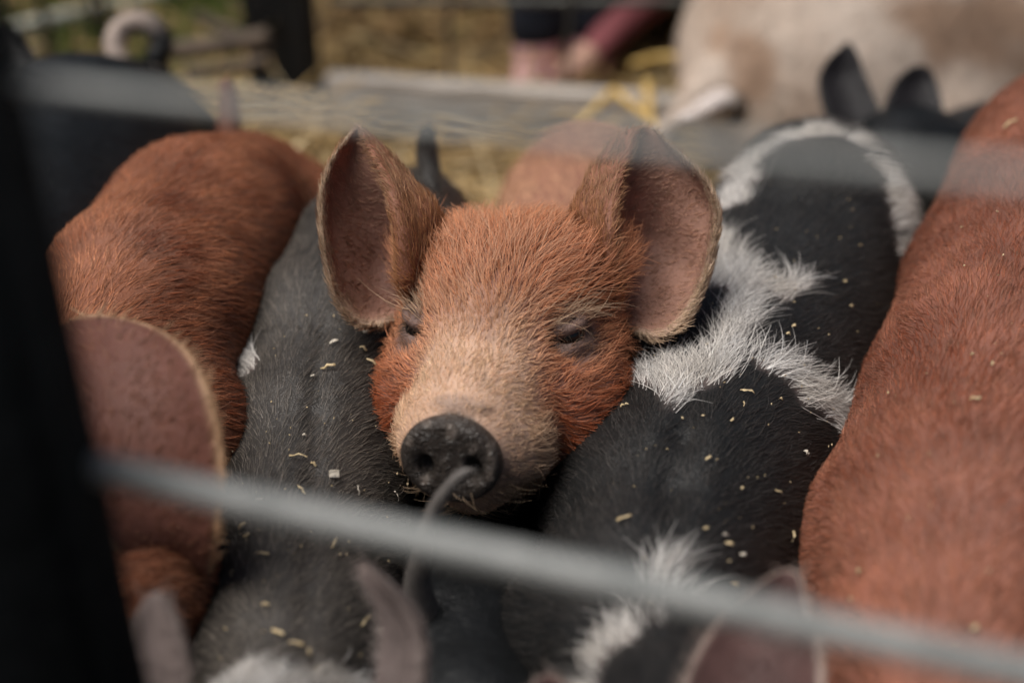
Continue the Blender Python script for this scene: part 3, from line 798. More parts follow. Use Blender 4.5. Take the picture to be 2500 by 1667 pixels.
# ------------------------------------------------------------------ the other piglets
def finish_pig(P, name, label, spine, body_fn, ear_fn=None, count=40000, rad=.0002, seed=2, dark=False, up=(0, 0, 1), outw=1.0, backw=1.0, cat='piglet', margin=260):
    """body_fn(P) returns skin, hair colour, length, density, lift for the body vertices"""
    P.finish(); P.body_flow(spine, up=up, outw=outw, backw=backw)
    n = len(P.V)
    sk, hc, hl, hd, lf = body_fn(P)
    e = (P.kind == 1) | (P.kind == 2)
    if e.any():
        inn = (P.kind == 1)[:, None]; rim = np.clip(sstep(.88, .98, np.abs(P.v)) + sstep(.93, 1, P.u), 0, 1)
        ci, co, cr_, hi_, ho_ = ear_fn or (PINK, ORANGE * .6, CREAM, ORANGE * .8, ORANGE)
        es = np.where(inn, np.asarray(ci)[None], np.asarray(co)[None]); es = mixc(es, np.asarray(cr_), rim * .85)
        sk = np.where(e[:, None], es, sk)
        eh = np.where(inn, np.asarray(hi_)[None], np.asarray(ho_)[None]); eh = mixc(eh, np.asarray(cr_), rim * .9)
        hc = np.where(e[:, None], eh, hc)
        hl = np.where(e, .007 + .003 * rim, hl); hd = np.where(e, .5 + 1.2 * rim, hd); lf = np.where(e, .4, lf)
    tl = P.kind == 3
    if tl.any():
        hl = np.where(tl, np.minimum(hl, .008), hl); hd = np.where(tl, .9, hd); lf = np.where(tl, .35, lf)
    P.build(name, label, cat, M_SKIN_DARK if dark else M_SKIN, cols={'col': np.clip(sk, 0, 1), 'thin': .28 * e * sstep(.05, .3, P.u)})
    w = getattr(P, 'white', None)
    make_fur('fur', P.root, P.base, P.V, P.T, P.N, dict(flow=P.flow, hlen=hl, hden=hd if w is None else hd * (1 - w), lift=lf, hcol=hc, **({} if dark else dict(pale=np.array([.62, .40, .29]), palew=np.full(n, .25)))), count, rad, M_HAIR_DARK if dark else M_HAIR, seed=seed, margin=margin, swing=.5)
    if w is not None and w.any():
        make_fur('belt_fur', P.root, P.base, P.V, P.T, P.N, dict(flow=P.flow, hlen=np.full(n, P.wl), hden=w * (P.kind == 0), lift=np.full(n, .26), hcol=mixc(const(n, WHITE), np.array([.50, .44, .37]), np.clip(.4 + .5 * waves(P.V, .03, 8), 0, 1) * .5)), P.wcount, .00023, M_HAIR, seed=seed + 1, margin=margin, npts=6, curl=.45)
    return P

def black_body(patches=(), skin=(.006, .0065, .007), hair=(.011, .011, .011), hl=.0075, wl=.017, dens=1.0, edge=.018, pskin=(.17, .13, .12), wcount=4000):
    def fn(P):
        n = len(P.V)
        mott = np.clip(.5 + .35 * waves(P.V, .06, 3), 0, 1)
        sk = mixc(const(n, skin), np.asarray(skin) * 1.9, mott); hc = mixc(const(n, hair), np.asarray(hair) * 1.5, mott)
        d = np.full(n, 1e3)
        for p in patches: d = np.minimum(d, patch_dist(P.V, p))
        d = d + .005 * waves(P.V, .016, 4) + .005 * waves(P.V, .035, 15)
        w = sstep(edge * .4, -edge * .4, d); P.white = w if len(patches) else None; P.wl = wl; P.wcount = wcount
        sk = mixc(sk, np.array(pskin), w); hc = mixc(hc, WHITE, w)
        return sk, hc, hl + (wl - hl) * w, dens * (1 + .1 * w), .15 + .19 * w
    return fn
def red_body(base=ORANGE, alt=RUST, hl=.010, dens=1.0, skin=(.30, .12, .085), lift=.28):
    def fn(P):
        n = len(P.V)
        t = np.clip(.5 + .40 * waves(P.V, .10, 2) + .2 * waves(P.V, .03, 9), 0, 1)
        sk = mixc(const(n, skin), np.asarray(skin) * .55, t); hc = mixc(const(n, base), np.asarray(alt), t)
        return sk, hc, np.full(n, hl), np.full(n, dens), np.full(n, lift)
    return fn
def patch(prims, pts, k=1.0):
    """white marking given by places on the hide"""
    out = []
    for px, py, rp in pts:
        s = surf(prims, px, py)
        if s is None: continue
        out.append((s, k * rp * np.linalg.norm(s - CAMP) / FPX))
    return out
def walls(C, f):  # direction helper
    return norm(np.asarray(f, float))

# B: slim black piglet left of the ginger head, seen along its back
spB = [S(1005, 560, 1.20, 150), S(930, 665, 1.11, 225), S(815, 880, 1.03, 250), S(780, 1100, .955, 242), S(742, 1350, .88, 240), S(722, 1600, .80, 230), S(700, 1830, .72, 190)]
hB = at(690, 2050, .66)
prB = spine_prims(spB, .04) + legs_for(spB, 5, 1, .024, .038) + head_prims(hB, at(680, 2350, .58) - hB, UP, .86)
cr_ = [surf(prB, *p) for p in ((790, 800), (772, 900), (768, 1010), (765, 1150), (758, 1300), (748, 1450), (742, 1560))]
prB += [('subrc', a_, b2_, .0022, .0022, .009) for a_, b2_ in zip(cr_[:-1], cr_[1:])]
B = Pig(prB, h=.0045)
B.tail([at(1010, 600, 1.10), at(1050, 520, 1.12), at(1050, 440, 1.13), at(1042, 370, 1.13), at(1045, 318, 1.12)], [.012, .011, .0095, .0085, .006])
B.ear(leaf([at(960, 1850, .68), at(975, 1720, .68), at(988, 1610, .68), at(985, 1530, .68), at(955, 1465, .68), at(915, 1415, .68), at(886, 1375, .68)],
       [.010, .014, .014, .0125, .010, .007, .003], norm(RT * .75 - FW * .55 + UP * .1), norm(-FW * .6 - RT * .6), .30), thick=.0075)
B.ear(leaf([at(400, 1800, .66), at(395, 1660, .66), at(385, 1560, .66), at(378, 1490, .66), at(375, 1445, .66)], [.012, .014, .012, .009, .003], norm(RT + .3 * UP), norm(-FW), .35), thick=.005)
pB = [patch(prB, [(630, 900, 4), (585, 910, 3), (560, 930, 2)]), patch(prB, [(560, 1690, 40), (640, 1700, 50)]), patch(prB, [(830, 1700, 36), (920, 1690, 30)])]
finish_pig(B, 'black_piglet', 'slim black piglet left of the ginger head, its bare dark back flecked with straw', spB,
           black_body(pB, skin=(.024, .0212, .0190), hair=(.095, .081, .068), hl=.0135, wl=.022, wcount=1500), ((.24, .19, .175), (.15, .125, .12), (.32, .26, .235), (.20, .16, .15), (.14, .12, .11)),
           34000, .00019, 21, True, up=norm(np.array([-.28, 0, 1.0])))

# C: black piglet with white belt
spC = [S(1988, 525, 1.25, 236), S(1965, 640, 1.14, 270), S(1880, 840, 1.09, 325), S(1760, 1060, 1.00, 350), S(1660, 1300, .89, 335), S(1590, 1540, .80, 300), S(1600, 1800, .71, 240)]
hC = at(1610, 2050, .64)
prC = spine_prims(spC, .05) + legs_for(spC, 5, 1, .028, .05) + head_prims(hC, at(1600, 2400, .56) - hC, UP, .95)
# folds of hide behind the shoulders
prC += [ell(at(1545, 1190, .945), (.062, .085, .062), None, .02), ell(at(1835, 1165, .965), (.066, .085, .062), None, .02)]
cr_ = [surf(prC, *p) for p in ((1690, 960), (1665, 1060), (1640, 1180), (1610, 1300))]
prC += [('subrc', a_ , b2_, .004, .004, .014) for a_, b2_ in zip(cr_[:-1], cr_[1:])]
C_ = Pig(prC, h=.0055)
C_.ear(leaf([at(1830, 1860, .64), at(1835, 1740, .645), at(1850, 1630, .65), at(1868, 1540, .655), at(1890, 1460, .66), at(1915, 1410, .66), at(1925, 1388, .66)],
       [.026, .033, .031, .025, .016, .008, .002], norm(RT * .93 - FW * .25), norm(-FW - RT * .35), .45), thick=.0045)
C_.ear(leaf([at(1345, 1830, .66), at(1340, 1740, .66), at(1335, 1680, .66), at(1332, 1645, .66)], [.018, .016, .010, .003], norm(RT + .2 * UP), norm(-FW), .4), thick=.0045)
pC = [patch(prC, [(1700, 645, 40), (1760, 680, 42), (1840, 700, 34), (1900, 705, 20), (1950, 695, 8)]),
      patch(prC, [(1745, 615, 22), (1800, 625, 18), (1830, 605, 8)]), patch(prC, [(1840, 710, 30), (1790, 785, 26), (1745, 860, 36), (1680, 905, 36), (1610, 920, 30), (1560, 922, 22)]),
      patch(prC, [(1690, 905, 28), (1655, 965, 12), (1640, 990, 5)]), patch(prC, [(1770, 830, 16), (1850, 880, 12), (1925, 920, 24), (2000, 965, 30), (2065, 1000, 24), (2100, 1020, 12)]),
      patch(prC, [(2232, 700, 10), (2212, 640, 9), (2195, 600, 4)]),
      patch(prC, [(1660, 1450, 5), (1605, 1420, 12), (1560, 1500, 9), (1500, 1580, 10), (1440, 1680, 10)]),
      patch(prC, [(1785, 500, 16), (1812, 430, 30), (1870, 370, 30), (1950, 335, 20), (2060, 335, 14), (2135, 385, 26), (2185, 460, 26), (2205, 540, 10)])]
finish_pig(C_, 'belted_piglet', 'black piglet with ragged white belts of coarse hair, right of the ginger head', spC,
           black_body(pC, skin=(.0075, .0075, .0075), hair=(.030, .027, .025), hl=.0150, wl=.026, wcount=8000), ((.12, .066, .060), (.05, .05, .05), (.52, .41, .35), (.12, .075, .07), (.06, .06, .06)),
           42000, .00020, 31, True, up=norm(np.array([-.10, 0, 1.0])))

# H: big red brown piglet along the right edge
spH = [S(2650, 470, 1.17, 320), S(2610, 740, 1.02, 385), S(2530, 1050, .92, 425), S(2420, 1400, .82, 450), S(2360, 1720, .74, 400)]
hH = at(2380, 2100, .66)
prH = spine_prims(spH, .06) + legs_for(spH, 3, 1, .034, .06) + head_prims(hH, at(2380, 2500, .56) - hH, UP, 1.15)
H = Pig(prH, h=.007)
H.tail([at(2680, 400, 1.24), at(2690, 300, 1.26), at(2650, 240, 1.27)], [.012, .010, .005])
for q in (-1, 1):
    bq = hH + RT * q * .06 + np.array([0, .03, .02])
    H.ear(leaf([bq, bq + np.array([q * .015, .0, .02]), bq + np.array([q * .03, -.02, .035]), bq + np.array([q * .04, -.05, .03])], [.015, .025, .02, .003], norm(np.array([.2 * q, 1, 0])), norm(np.array([q * .3, -.8, .3])), .4))
finish_pig(H, 'red_brown_piglet', 'large red brown piglet along the right edge with short bristly hair', spH,
           red_body(base=np.array([.35, .143, .084]), alt=np.array([.20, .058, .029]), hl=.0130, skin=(.26, .10, .065), lift=.15), None, 70000, .00026, 41, up=norm(np.array([-.35, 0, 1.0])))

# F: ginger piglet at the left, its ear close to the camera
spF = [S(600, 480, 1.24, 160), S(500, 590, 1.11, 250), S(370, 770, 1.00, 275), S(250, 1000, .90, 235), S(190, 1180, .84, 200)]
hF = at(215, 1330, .79)
prF = spine_prims(spF, .05) + legs_for(spF, 3, 0, .03, .05) + head_prims(hF, at(230, 1750, .70) - hF, UP + .3 * RT, 1.0) + [ell(at(400, 1440, .80), (.028, .04, .05), None, .03)]
Fp = Pig(prF, h=.0065)
Fp.tail([at(560, 420, 1.30), at(560, 340, 1.32), at(560, 270, 1.33), at(552, 205, 1.33)], [.012, .011, .0095, .006])
zf = .745
axF = [(430, 1400, .03), (405, 1300, .0), (350, 1150, -.012), (308, 1000, -.008), (280, 885, .008), (245, 810, .030), (218, 768, .050)]
Fp.ear(leaf([at(a_, b2, zf + c2) for a_, b2, c2 in axF], [.020, .028, .042, .0455, .041, .028, .004], norm(RT * .98 + UP * .12 + FW * .12), norm(-FW * .9 + RT * .15), .55), nu=40, nv=44, thick=.0050)
finish_pig(Fp, 'ginger_piglet', 'ginger piglet at the left with one big pink ear, its head behind the dark post', spF,
           red_body(base=ORANGE * .88, alt=np.array([.20, .05, .020]), hl=.014, skin=(.22, .08, .04), lift=.17), ((.15, .060, .043), (.22, .08, .045), (.52, .34, .20), (.20, .085, .05), ORANGE * .6), 50000, .00028, 51, up=norm(np.array([-.25, .1, 1.0])))

# D: dark piglet between the two black ones, its tail in front of the snout
spD = [S(1200, 1290, .98, 190), S(1150, 1440, .90, 180), S(1125, 1600, .83, 190), S(1140, 1800, .77, 200), S(1150, 2100, .70, 190)]
hD = at(1150, 2450, .62)
prD = spine_prims(spD, .04) + legs_for(spD, 3, 0, .022, .03) + head_prims(hD, at(1150, 2900, .55) - hD, UP, .8)
D = Pig(prD, h=.006)
D.tail([at(1060, 1560, .815), at(1020, 1440, .785), at(1032, 1340, .765), at(1058, 1250, .750), at(1095, 1190, .742), at(1128, 1158, .740), at(1150, 1148, .740)], [.011, .0080, .0056, .0042, .0034, .0028, .0016])
def d_fn(P):
    sk, hc, hl, hd, lf = black_body((), hl=.006)(P)
    t = 1.0 * (P.kind == 3)
    return mixc(sk, np.array([.12, .108, .10]), t), mixc(hc, np.array([.20, .18, .165]), t), np.where(t > 0, .006, hl), hd, lf
finish_pig(D, 'black_piglet', 'black piglet squeezed in at the bottom, its thin tail curling up before the snout', spD,
           d_fn, None, 16000, .00014, 61, True)

# E: black piglet with the curled tail, upper left
spE = [S(300, 330, 1.46, 190), S(215, 430, 1.32, 290), S(60, 640, 1.15, 300), S(-120, 900, 1.0, 300)]
hE = at(-260, 1150, .92)
prE = spine_prims(spE, .06) + legs_for(spE, 3, 0, .032, .06) + head_prims(hE, at(-350, 1500, .82) - hE, UP, 1.1)
E = Pig(prE, h=.008)
cx, cy, zt = 337, 112, 1.47
loop = [at(400, 210, zt + .02)] + [at(cx + 58 * math.cos(a), cy - 58 * math.sin(a), zt - .012 * k / 8) for k, a in enumerate(np.linspace(-.7, 4.6, 9))] + [at(375, 172, zt - .03)]
E.tail(loop, [.012] + [.0115, .0118, .0120, .0118, .0115, .011, .0105, .010, .009] + [.005], nseg=60)
def e_fn(P):
    sk, hc, hl, hd, lf = black_body((), hl=.008)(P)
    t = P.kind == 3; w = sstep(.22, .48, P.u) * t
    return mixc(sk, np.array([.34, .27, .23]), w), mixc(hc, np.array([.44, .36, .31]), w), hl, hd, lf
finish_pig(E, 'black_piglet', 'black piglet at the upper left with a tightly curled tail', spE, e_fn, None, 26000, .00022, 71, True)

# J: black piglet behind, two pointed ears against the pale sow
spJ = [S(2720, 420, 1.62, 180), S(2560, 430, 1.52, 200), S(2400, 440, 1.46, 180), S(2290, 440, 1.42, 150)]
hJ = at(2170, 430, 1.38)
prJ = spine_prims(spJ, .05) + legs_for(spJ, 2, 0, .03, .05) + head_prims(hJ, at(1990, 640, 1.25) - hJ, UP, .9)
J = Pig(prJ, h=.008)
J.ear(leaf([at(2110, 400, 1.40), at(2100, 330, 1.40), at(2075, 260, 1.41), at(2055, 190, 1.42), at(2058, 140, 1.42), at(2072, 106, 1.42)], [.020, .024, .026, .023, .015, .002], norm(RT + .2 * UP), norm(-FW - .3 * RT), .4), thick=.006)
J.ear(leaf([at(2260, 400, 1.40), at(2245, 330, 1.40), at(2235, 270, 1.40), at(2238, 210, 1.41), at(2245, 175, 1.41), at(2248, 160, 1.41)], [.022, .030, .030, .022, .013, .002], norm(RT + .1 * FW), norm(-FW - .5 * RT), .4), thick=.006)
finish_pig(J, 'black_piglet', 'black piglet standing behind at the right, its two pointed ears against the pale sow', spJ,
           black_body((), hl=.007), ((.020, .018, .020), (.015, .015, .016), (.05, .05, .05), (.02, .02, .02), (.02, .02, .02)), 14000, .00022, 81, True)

# N: one more black piglet, only an ear reaches into the picture at the far left
spN = [S(-420, 150, 1.95, 150), S(-260, 220, 1.78, 170), S(-130, 300, 1.66, 150)]
hN = at(-60, 360, 1.58)
prN = spine_prims(spN, .05) + legs_for(spN, 2, 0, .03, .05) + head_prims(hN, at(60, 600, 1.48) - hN, UP, 1.0)
Nn = Pig(prN, h=.009)
Nn.ear(leaf([at(30, 330, 1.60), at(45, 250, 1.60), at(45, 180, 1.61), at(25, 120, 1.62), at(5, 75, 1.62), at(-5, 60, 1.62)], [.022, .028, .028, .022, .012, .002], norm(RT), norm(-FW), .4), thick=.006)
Nn.ear(leaf([at(-110, 330, 1.60), at(-120, 250, 1.60), at(-125, 180, 1.61), at(-130, 80, 1.62)], [.022, .028, .022, .002], norm(RT), norm(-FW), .4), thick=.006)
finish_pig(Nn, 'black_piglet', 'black piglet at the far left edge of which only one dark ear shows', spN, black_body((), hl=.007), ((.010, .010, .011), (.012, .012, .012), (.03, .03, .03), (.015, .015, .015), (.015, .015, .015)), 5000, .00025, 91, True, margin=60)

# K: pale sow lying at the back
spK = [S(2085, -40, 1.92, 385), S(2450, 60, 1.95, 430), S(2900, 40, 2.0, 420), S(3250, 60, 2.0, 330)]
hK = at(3500, 120, 1.95)
prK = spine_prims(spK, .12) + [ell(at(2040, 190, 1.86), (.185, .20, .20), None, .08), rc(at(1790, 130, 1.85), at(1690, 250, 1.74), .07, .018, .05), rc(at(1690, 250, 1.74), at(1585, 365, 1.68), .016, .012, .01)]
for lx in (2300, 2900):
    kn = at(lx, 420, 1.68); ft = at(lx - 60, 520, 1.55); kn[2] = max(kn[2], .06); ft[2] = .03
    prK += [rc(at(lx, 250, 1.85), kn, .09, .05, .06), rc(kn, ft, .04, .03, .03)]
prK += head_prims(hK, at(3900, 260, 1.85) - hK, UP, 1.9)
K = Pig(prK, h=.011)
K.tail([at(1660, 296, 1.66), at(1695, 285, 1.66), at(1730, 262, 1.655), at(1762, 246, 1.66), at(1795, 262, 1.67), at(1798, 300, 1.68)], [.007, .011, .013, .013, .015, .010])
for q, (ex, ey) in enumerate(((3380, -120), (3520, -140))):
    K.ear(leaf([at(ex, ey + 120, 1.9), at(ex + 20, ey + 20, 1.88), at(ex + 60, ey - 90, 1.86), at(ex + 110, ey - 170, 1.84)], [.04, .065, .055, .004], norm(RT + .3 * UP), norm(-FW), .4), thick=.008)
mudp = [patch(prK, [(1820, 110, 14), (1850, 150, 30)]), patch(prK, [(2300, 120, 34), (2400, 130, 40), (2560, 150, 50)]), patch(prK, [(2200, 30, 40), (2420, 20, 60), (2520, 60, 60)]), patch(prK, [(1755, 90, 12), (1760, 70, 16)])]
def k_fn(P):
    n = len(P.V); t = np.clip(.5 + .4 * waves(P.V, .16, 6), 0, 1)
    sk = mixc(const(n, (.44, .355, .29)), np.array([.50, .42, .355]), t)
    d = np.full(n, 1e3)
    for p in mudp:
        if len(p) > 1: d = np.minimum(d, patch_dist(P.V, p))
    d = d + .02 * waves(P.V, .07, 4)
    mud = np.clip(sstep(.02, -.02, d) + .55 * sstep(.5, 1.5, waves(P.V, .22, 13)), 0, 1)
    sk = mixc(sk, np.array([.26, .15, .085]), mud * .75)
    tl = P.kind == 3; sk = mixc(sk, np.array([.66, .58, .54]), tl * sstep(.75, .55, P.u)); sk = mixc(sk, np.array([.11, .085, .065]), tl * sstep(.6, .75, P.u))
    return sk, sk * 1.15, np.full(n, .014), np.where(tl, .3, 1.0), np.full(n, .25)
finish_pig(K, 'pale_sow', 'large pale pinkish sow stained with brown mud, lying across the upper right background', spK, k_fn, ((.40, .25, .21), (.45, .34, .28), (.5, .4, .34), (.5, .4, .34), (.5, .4, .34)), 22000, .0003, 95, cat='pig')

# ------------------------------------------------------------------ crouching child behind the low board
M_TROUSER = noise_mat('navy_trousers', (.006, .008, .014), (.012, .014, .022), scale=30, rough=.9, bump=.5, bscale=60)
M_BOOT = noise_mat('pink_rubber', (.72, .40, .44), (.80, .50, .52), scale=12, rough=.45, bump=.2, bscale=30, spec=.4)
M_JACKET = noise_mat('rose_sleeve', (.20, .055, .065), (.30, .095, .105), scale=18, rough=.8, bump=.5, bscale=40)
M_FACE = noise_mat('person_skin', (.46, .27, .20), (.52, .31, .23), scale=30, rough=.55, bump=.1)
M_PHAIR = noise_mat('person_hair', (.05, .03, .02), (.09, .055, .03), scale=80, rough=.6, bump=.6, bscale=120)
f1 = at(1315, 170, 2.12); f1[2] = 0; f2 = at(1440, 172, 2.14); f2[2] = 0
pb = np.array([f1[0] + .06, f1[1] + .02, 0])
person = prop(empty('person', pb), 'crouching person in dark trousers, pink boots and a rose sleeve, behind the low board', 'person')
def boot(f, lean):
    top = f + np.array([lean, .01, .125])
    pr = [rc(f + np.array([0, 0, .035]), top, .034, .037, .01), rc(f + np.array([0, .01, .026]), f + np.array([-.03, -.085, .022]), .030, .026, .02),
          ell(f + np.array([-.01, -.03, .008]), (.040, .075, .012), None, .006), cyl(top, norm(np.array([lean, .01, .125])), np.array([0, 1, 0.]), .039, .039, .008, .003, .003)]
    V, F = surface_nets(pr, *auto_grid(pr, .005, .02)); mesh_obj('boot', V, F, M_BOOT, person, pb)
    return top
t1 = boot(f1, -.004); t2 = boot(f2, .006)
hip = np.array([f1[0] + .14, f1[1] + .17, .27]); k1 = t1 + np.array([.01, .05, .16]); k2 = t2 + np.array([.03, .05, .16])
prt = [rc(t1 + [0, 0, -.01], k1, .044, .060, .02), rc(k1, hip + [-.07, 0, 0], .064, .085, .03), rc(t2 + [0, 0, -.01], k2, .044, .060, .02), rc(k2, hip + [.07, 0, 0], .064, .085, .03), ell(hip, (.14, .11, .11), None, .05)]
V, F = surface_nets(prt, *auto_grid(prt, .009)); mesh_obj('trousers', V, F, M_TROUSER, person, pb)
neck = hip + np.array([-.02, -.12, .36]); shl = neck + np.array([-.12, .02, -.05]); shr = neck + np.array([.13, .02, -.05])
hnd = at(1425, 150, 2.06); elb = at(1585, -18, 2.10); elb2 = shl + np.array([-.06, -.06, -.18]); hnd2 = k1 + np.array([0, -.05, .06])
prj = [rc(hip + [0, 0, .06], neck + [0, 0, -.06], .125, .10, .05), rc(shl, shr, .06, .06, .03), rc(shr, elb, .052, .036, .02), rc(elb, hnd + (elb - hnd) * .12, .034, .022, .012), rc(shl, elb2, .05, .036, .02), rc(elb2, hnd2, .034, .026, .012)]
V, F = surface_nets(prj, *auto_grid(prj, .009)); mesh_obj('jacket', V, F, M_JACKET, person, pb)
hd = neck + np.array([-.01, -.03, .13])
prb = [rc(neck + [0, 0, -.05], hd, .04, .045, .02), ell(hd + [0, 0, .02], (.068, .082, .10), None, .02), ell(hd + [0, -.082, .01], (.012, .016, .02), None, .01)]
prb += [rc(neck + [0, 0, -.05], shr, .03, .03, .01), rc(shr, elb, .03, .022, .01), rc(elb, hnd, .022, .016, .01), rc(neck + [0, 0, -.05], shl, .03, .03, .01), rc(shl, elb2, .03, .022, .01), rc(elb2, hnd2, .022, .016, .01)]
for hn, dr in ((hnd, norm(hnd - elb)), (hnd2, norm(hnd2 - elb2))):
    sd_ = norm(np.cross(dr, [0, 1, 0.2])); prb += [rc(hn - dr * .03, hn + dr * .02, .018, .024, .012)]
    for i in range(4): prb += [rc(hn + dr * .03 + sd_ * (i - 1.5) * .013, hn + dr * (.066 + .006 * (i in (1, 2))) + sd_ * (i - 1.5) * .014, .0075, .006, .003)]
    prb += [rc(hn + sd_ * .02, hn + dr * .03 + sd_ * .04, .008, .006, .004)]
V, F = surface_nets(prb, *auto_grid(prb, .008)); mesh_obj('body', V, F, M_FACE, person, pb)
prh = [ell(hd + [0, .018, .045], (.075, .080, .085), None, .02), ell(hd + [0, .06, -.02], (.06, .04, .08), None, .02)]
V, F = surface_nets(prh, *auto_grid(prh, .008)); mesh_obj('hair', V, F, M_PHAIR, person, pb)

# ------------------------------------------------------------------ flakes of straw and chaff on the backs
M_FLAKE = [noise_mat('flake_gold', (.48, .36, .19), (.64, .52, .33), scale=200, rough=.6, bump=.3, bscale=300), noise_mat('flake_pale', (.52, .46, .37), (.66, .60, .51), scale=200, rough=.6, bump=.3, bscale=300)]
def flake(prims, px, py, lpx, wpx, ang, m, lab, grp, k):
    s = surf(prims, px, py)
    if s is None: return
    d = norm(s - CAMP); e = .002
    g = norm(np.array([float(sdf(prims, (s + e * v)[None])[0] - sdf(prims, (s - e * v)[None])[0]) for v in np.eye(3)]))
    t = RT * math.cos(ang) + UP * math.sin(ang); t = norm(t - g * (t @ g)); w = np.cross(g, t)
    sc = np.linalg.norm(s - CAMP) / FPX; l, b = lpx * sc * .55, wpx * sc * .36
    rr = np.random.default_rng(k)
    pts = []; cv = rr.uniform(-.12, .12)
    n = 5
    for i in range(n):
        u = i / (n - 1) * 2 - 1; wd = b * .8 * (1 - .35 * u * u) * rr.uniform(.75, 1.2); bd = cv * l * u * u; up_ = .0015 + .0012 * (1 - u * u) * rr.uniform(0, 1.6)
        for q in (-1, 1):
            for h_ in (0, .0004):
                pts.append(s + t * l * u + w * (wd * q + bd) + g * (up_ + h_ + .0004 * q * rr.uniform(-1, 2)))
    V = np.array(pts); F = []
    for i in range(n - 1):
        a0 = i * 4; b0 = a0 + 4
        F += [[a0, b0, b0 + 2, a0 + 2], [a0 + 1, a0 + 3, b0 + 3, b0 + 1], [a0, a0 + 1, b0 + 1, b0], [a0 + 2, b0 + 2, b0 + 3, a0 + 3]]
    F += [[0, 2, 3, 1], [16, 17, 19, 18]]
    prop(mesh_obj('straw_flake', V - s, F, M_FLAKE[m]), lab, 'straw flake', grp).location = s
ORD = 'topmost second third fourth fifth sixth seventh eighth ninth tenth eleventh twelfth thirteenth fourteenth fifteenth sixteenth seventeenth eighteenth nineteenth twentieth twenty-first twenty-second twenty-third twenty-fourth twenty-fifth twenty-sixth'.split()
LB, GB = 'slim black piglet', 'straw flakes on the slim black piglet'
LC, GC = 'belted black piglet', 'straw flakes on the belted piglet'
LH, GH = 'red brown piglet', 'straw flakes on the red brown piglet'
fl = [(prB, LB, GB, [(815, 838, 22, 12, .9, 1), (803, 900, 34, 11, .15, 0), (890, 815, 12, 11, 0, 1), (885, 855, 18, 9, -.2, 0), (905, 890, 30, 7, -.3, 0), (728, 1118, 40, 9, -.05, 0), (765, 1137, 16, 8, -.9, 0),
                      (733, 1200, 28, 6, -1.2, 0), (870, 1200, 28, 8, 1.2, 1), (962, 1213, 24, 9, 1.2, 1), (633, 1225, 24, 12, .9, 1), (596, 1288, 20, 13, .9, 0), (606, 1311, 16, 8, .6, 0), (642, 1358, 40, 6, -.6, 0), (814, 1330, 42, 8, 1.1, 0),
                      (572, 1405, 18, 6, -1.2, 0), (888, 1516, 44, 9, .7, 0), (680, 1548, 34, 13, -.9, 0), (722, 1578, 34, 16, .9, 0), (752, 1597, 22, 14, 1.4, 0), (923, 1540, 14, 9, 0, 1), (650, 1480, 18, 6, -.2, 0), (760, 925, 10, 9, 0, 1), (742, 1067, 11, 9, .5, 1)]),
      (prC, LC, GC, [(1822, 960, 34, 7, -.02, 0), (1813, 992, 13, 7, 1.3, 0), (1903, 978, 10, 8, 0, 0), (1528, 995, 20, 7, -.4, 0), (1935, 800, 10, 9, .3, 0), (1921, 821, 10, 9, 0, 0), (1728, 1123, 16, 9, .6, 0), (1963, 1108, 14, 9, -.9, 1),
                      (1525, 1270, 34, 9, .5, 0), (1720, 1296, 12, 11, .2, 0), (1768, 1310, 16, 9, .3, 1), (1776, 1332, 20, 10, 0, 0), (1809, 1358, 15, 12, .1, 1), (1930, 1310, 26, 4, .9, 0), (1896, 1203, 20, 5, -.1, 0), (1790, 1428, 20, 7, 0, 0), (1962, 1107, 12, 8, .8, 1), (1785, 1030, 12, 8, .9, 0), (2060, 690, 9, 8, 0, 0), (2075, 750, 9, 8, 0, 0)]),
      (prH, LH, GH, [(2470, 306, 32, 8, .05, 0), (2382, 979, 22, 8, -.3, 0), (2376, 872, 8, 7, 0, 0), (2105, 1400, 14, 9, 1, 0), (2380, 1535, 16, 14, .6, 0), (2425, 895, 10, 6, .8, 0)])]
k = 0
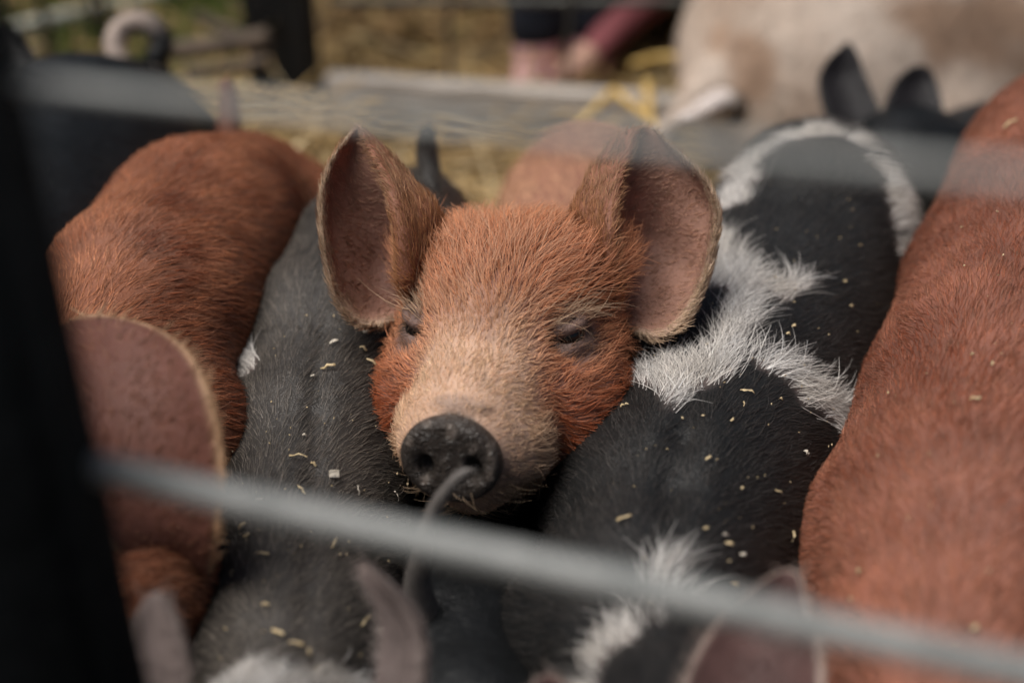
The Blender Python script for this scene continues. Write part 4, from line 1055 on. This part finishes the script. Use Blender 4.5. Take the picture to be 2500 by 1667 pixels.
for prims, lab, grp, items in fl:
    for i_, (px, py, l, w, a_, m) in enumerate(sorted(items, key=lambda t: t[1])):
        k += 1
        look = ('pale ' if m else 'golden ') + ('sliver' if l > 3 * w else 'flake' if l > 14 else 'crumb')
        flake(prims, px, py, l, w, a_, m, '%s of straw, %s%s on the %s' % (look, ORD[i_], '' if i_ == 0 else ' from the top', lab), grp, k)
pn = surf(A_prims, 1085, 1090)
# paper-like chip near the spine of the slim piglet stands out
s = surf(prB, 817, 1167)
V, F = box((0, 0, 0), .0062, .0046, .0010, yaw=.3, bev=.0003, roll=.9, pitch=.2)
o = prop(mesh_obj('wood_chip', V, F, M_FLAKE[1], smooth=False), 'pale squarish wood chip on the slim black piglet beside its spine', 'wood chip'); o.location = s + np.array([0, 0, .0035])
def chaff(prims, n, box_, seed, label, parent_name):
    """crumbs too small to count"""
    r = np.random.default_rng(seed); V, F, C = [], [], []
    for i in range(n):
        s = surf(prims, r.uniform(box_[0], box_[2]), r.uniform(box_[1], box_[3]))
        if s is None: continue
        e = .002; g = norm(np.array([float(sdf(prims, (s + e * v)[None])[0] - sdf(prims, (s - e * v)[None])[0]) for v in np.eye(3)]))
        sz = r.uniform(.0003, .0009); b_ = len(V) * 6
        a = norm(r.normal(size=3)); b2 = norm(np.cross(a, r.normal(size=3))); c = np.cross(a, b2)
        ce = s + g * .0022
        V.append(np.array([ce + a * sz * 1.5, ce - a * sz * 1.5, ce + b2 * sz, ce - b2 * sz, ce + c * sz * .6, ce - c * sz * .6]))
        F += [[b_, b_ + 2, b_ + 4], [b_ + 2, b_ + 1, b_ + 4], [b_ + 1, b_ + 3, b_ + 4], [b_ + 3, b_, b_ + 4], [b_ + 2, b_, b_ + 5], [b_ + 1, b_ + 2, b_ + 5], [b_ + 3, b_ + 1, b_ + 5], [b_, b_ + 3, b_ + 5]]
    prop(mesh_obj('chaff', np.concatenate(V), F, M_FLAKE[0], smooth=False), label, 'chaff', kind='stuff')
chaff(prB, 80, (520, 750, 1000, 1660), 3, 'fine crumbs of chaff on the slim black piglet', B)
chaff(prC, 110, (1500, 480, 2200, 1500), 4, 'fine crumbs of chaff on the belted black piglet', C_)
chaff(prH, 30, (2050, 300, 2500, 1660), 5, 'fine crumbs of chaff on the red brown piglet', H)
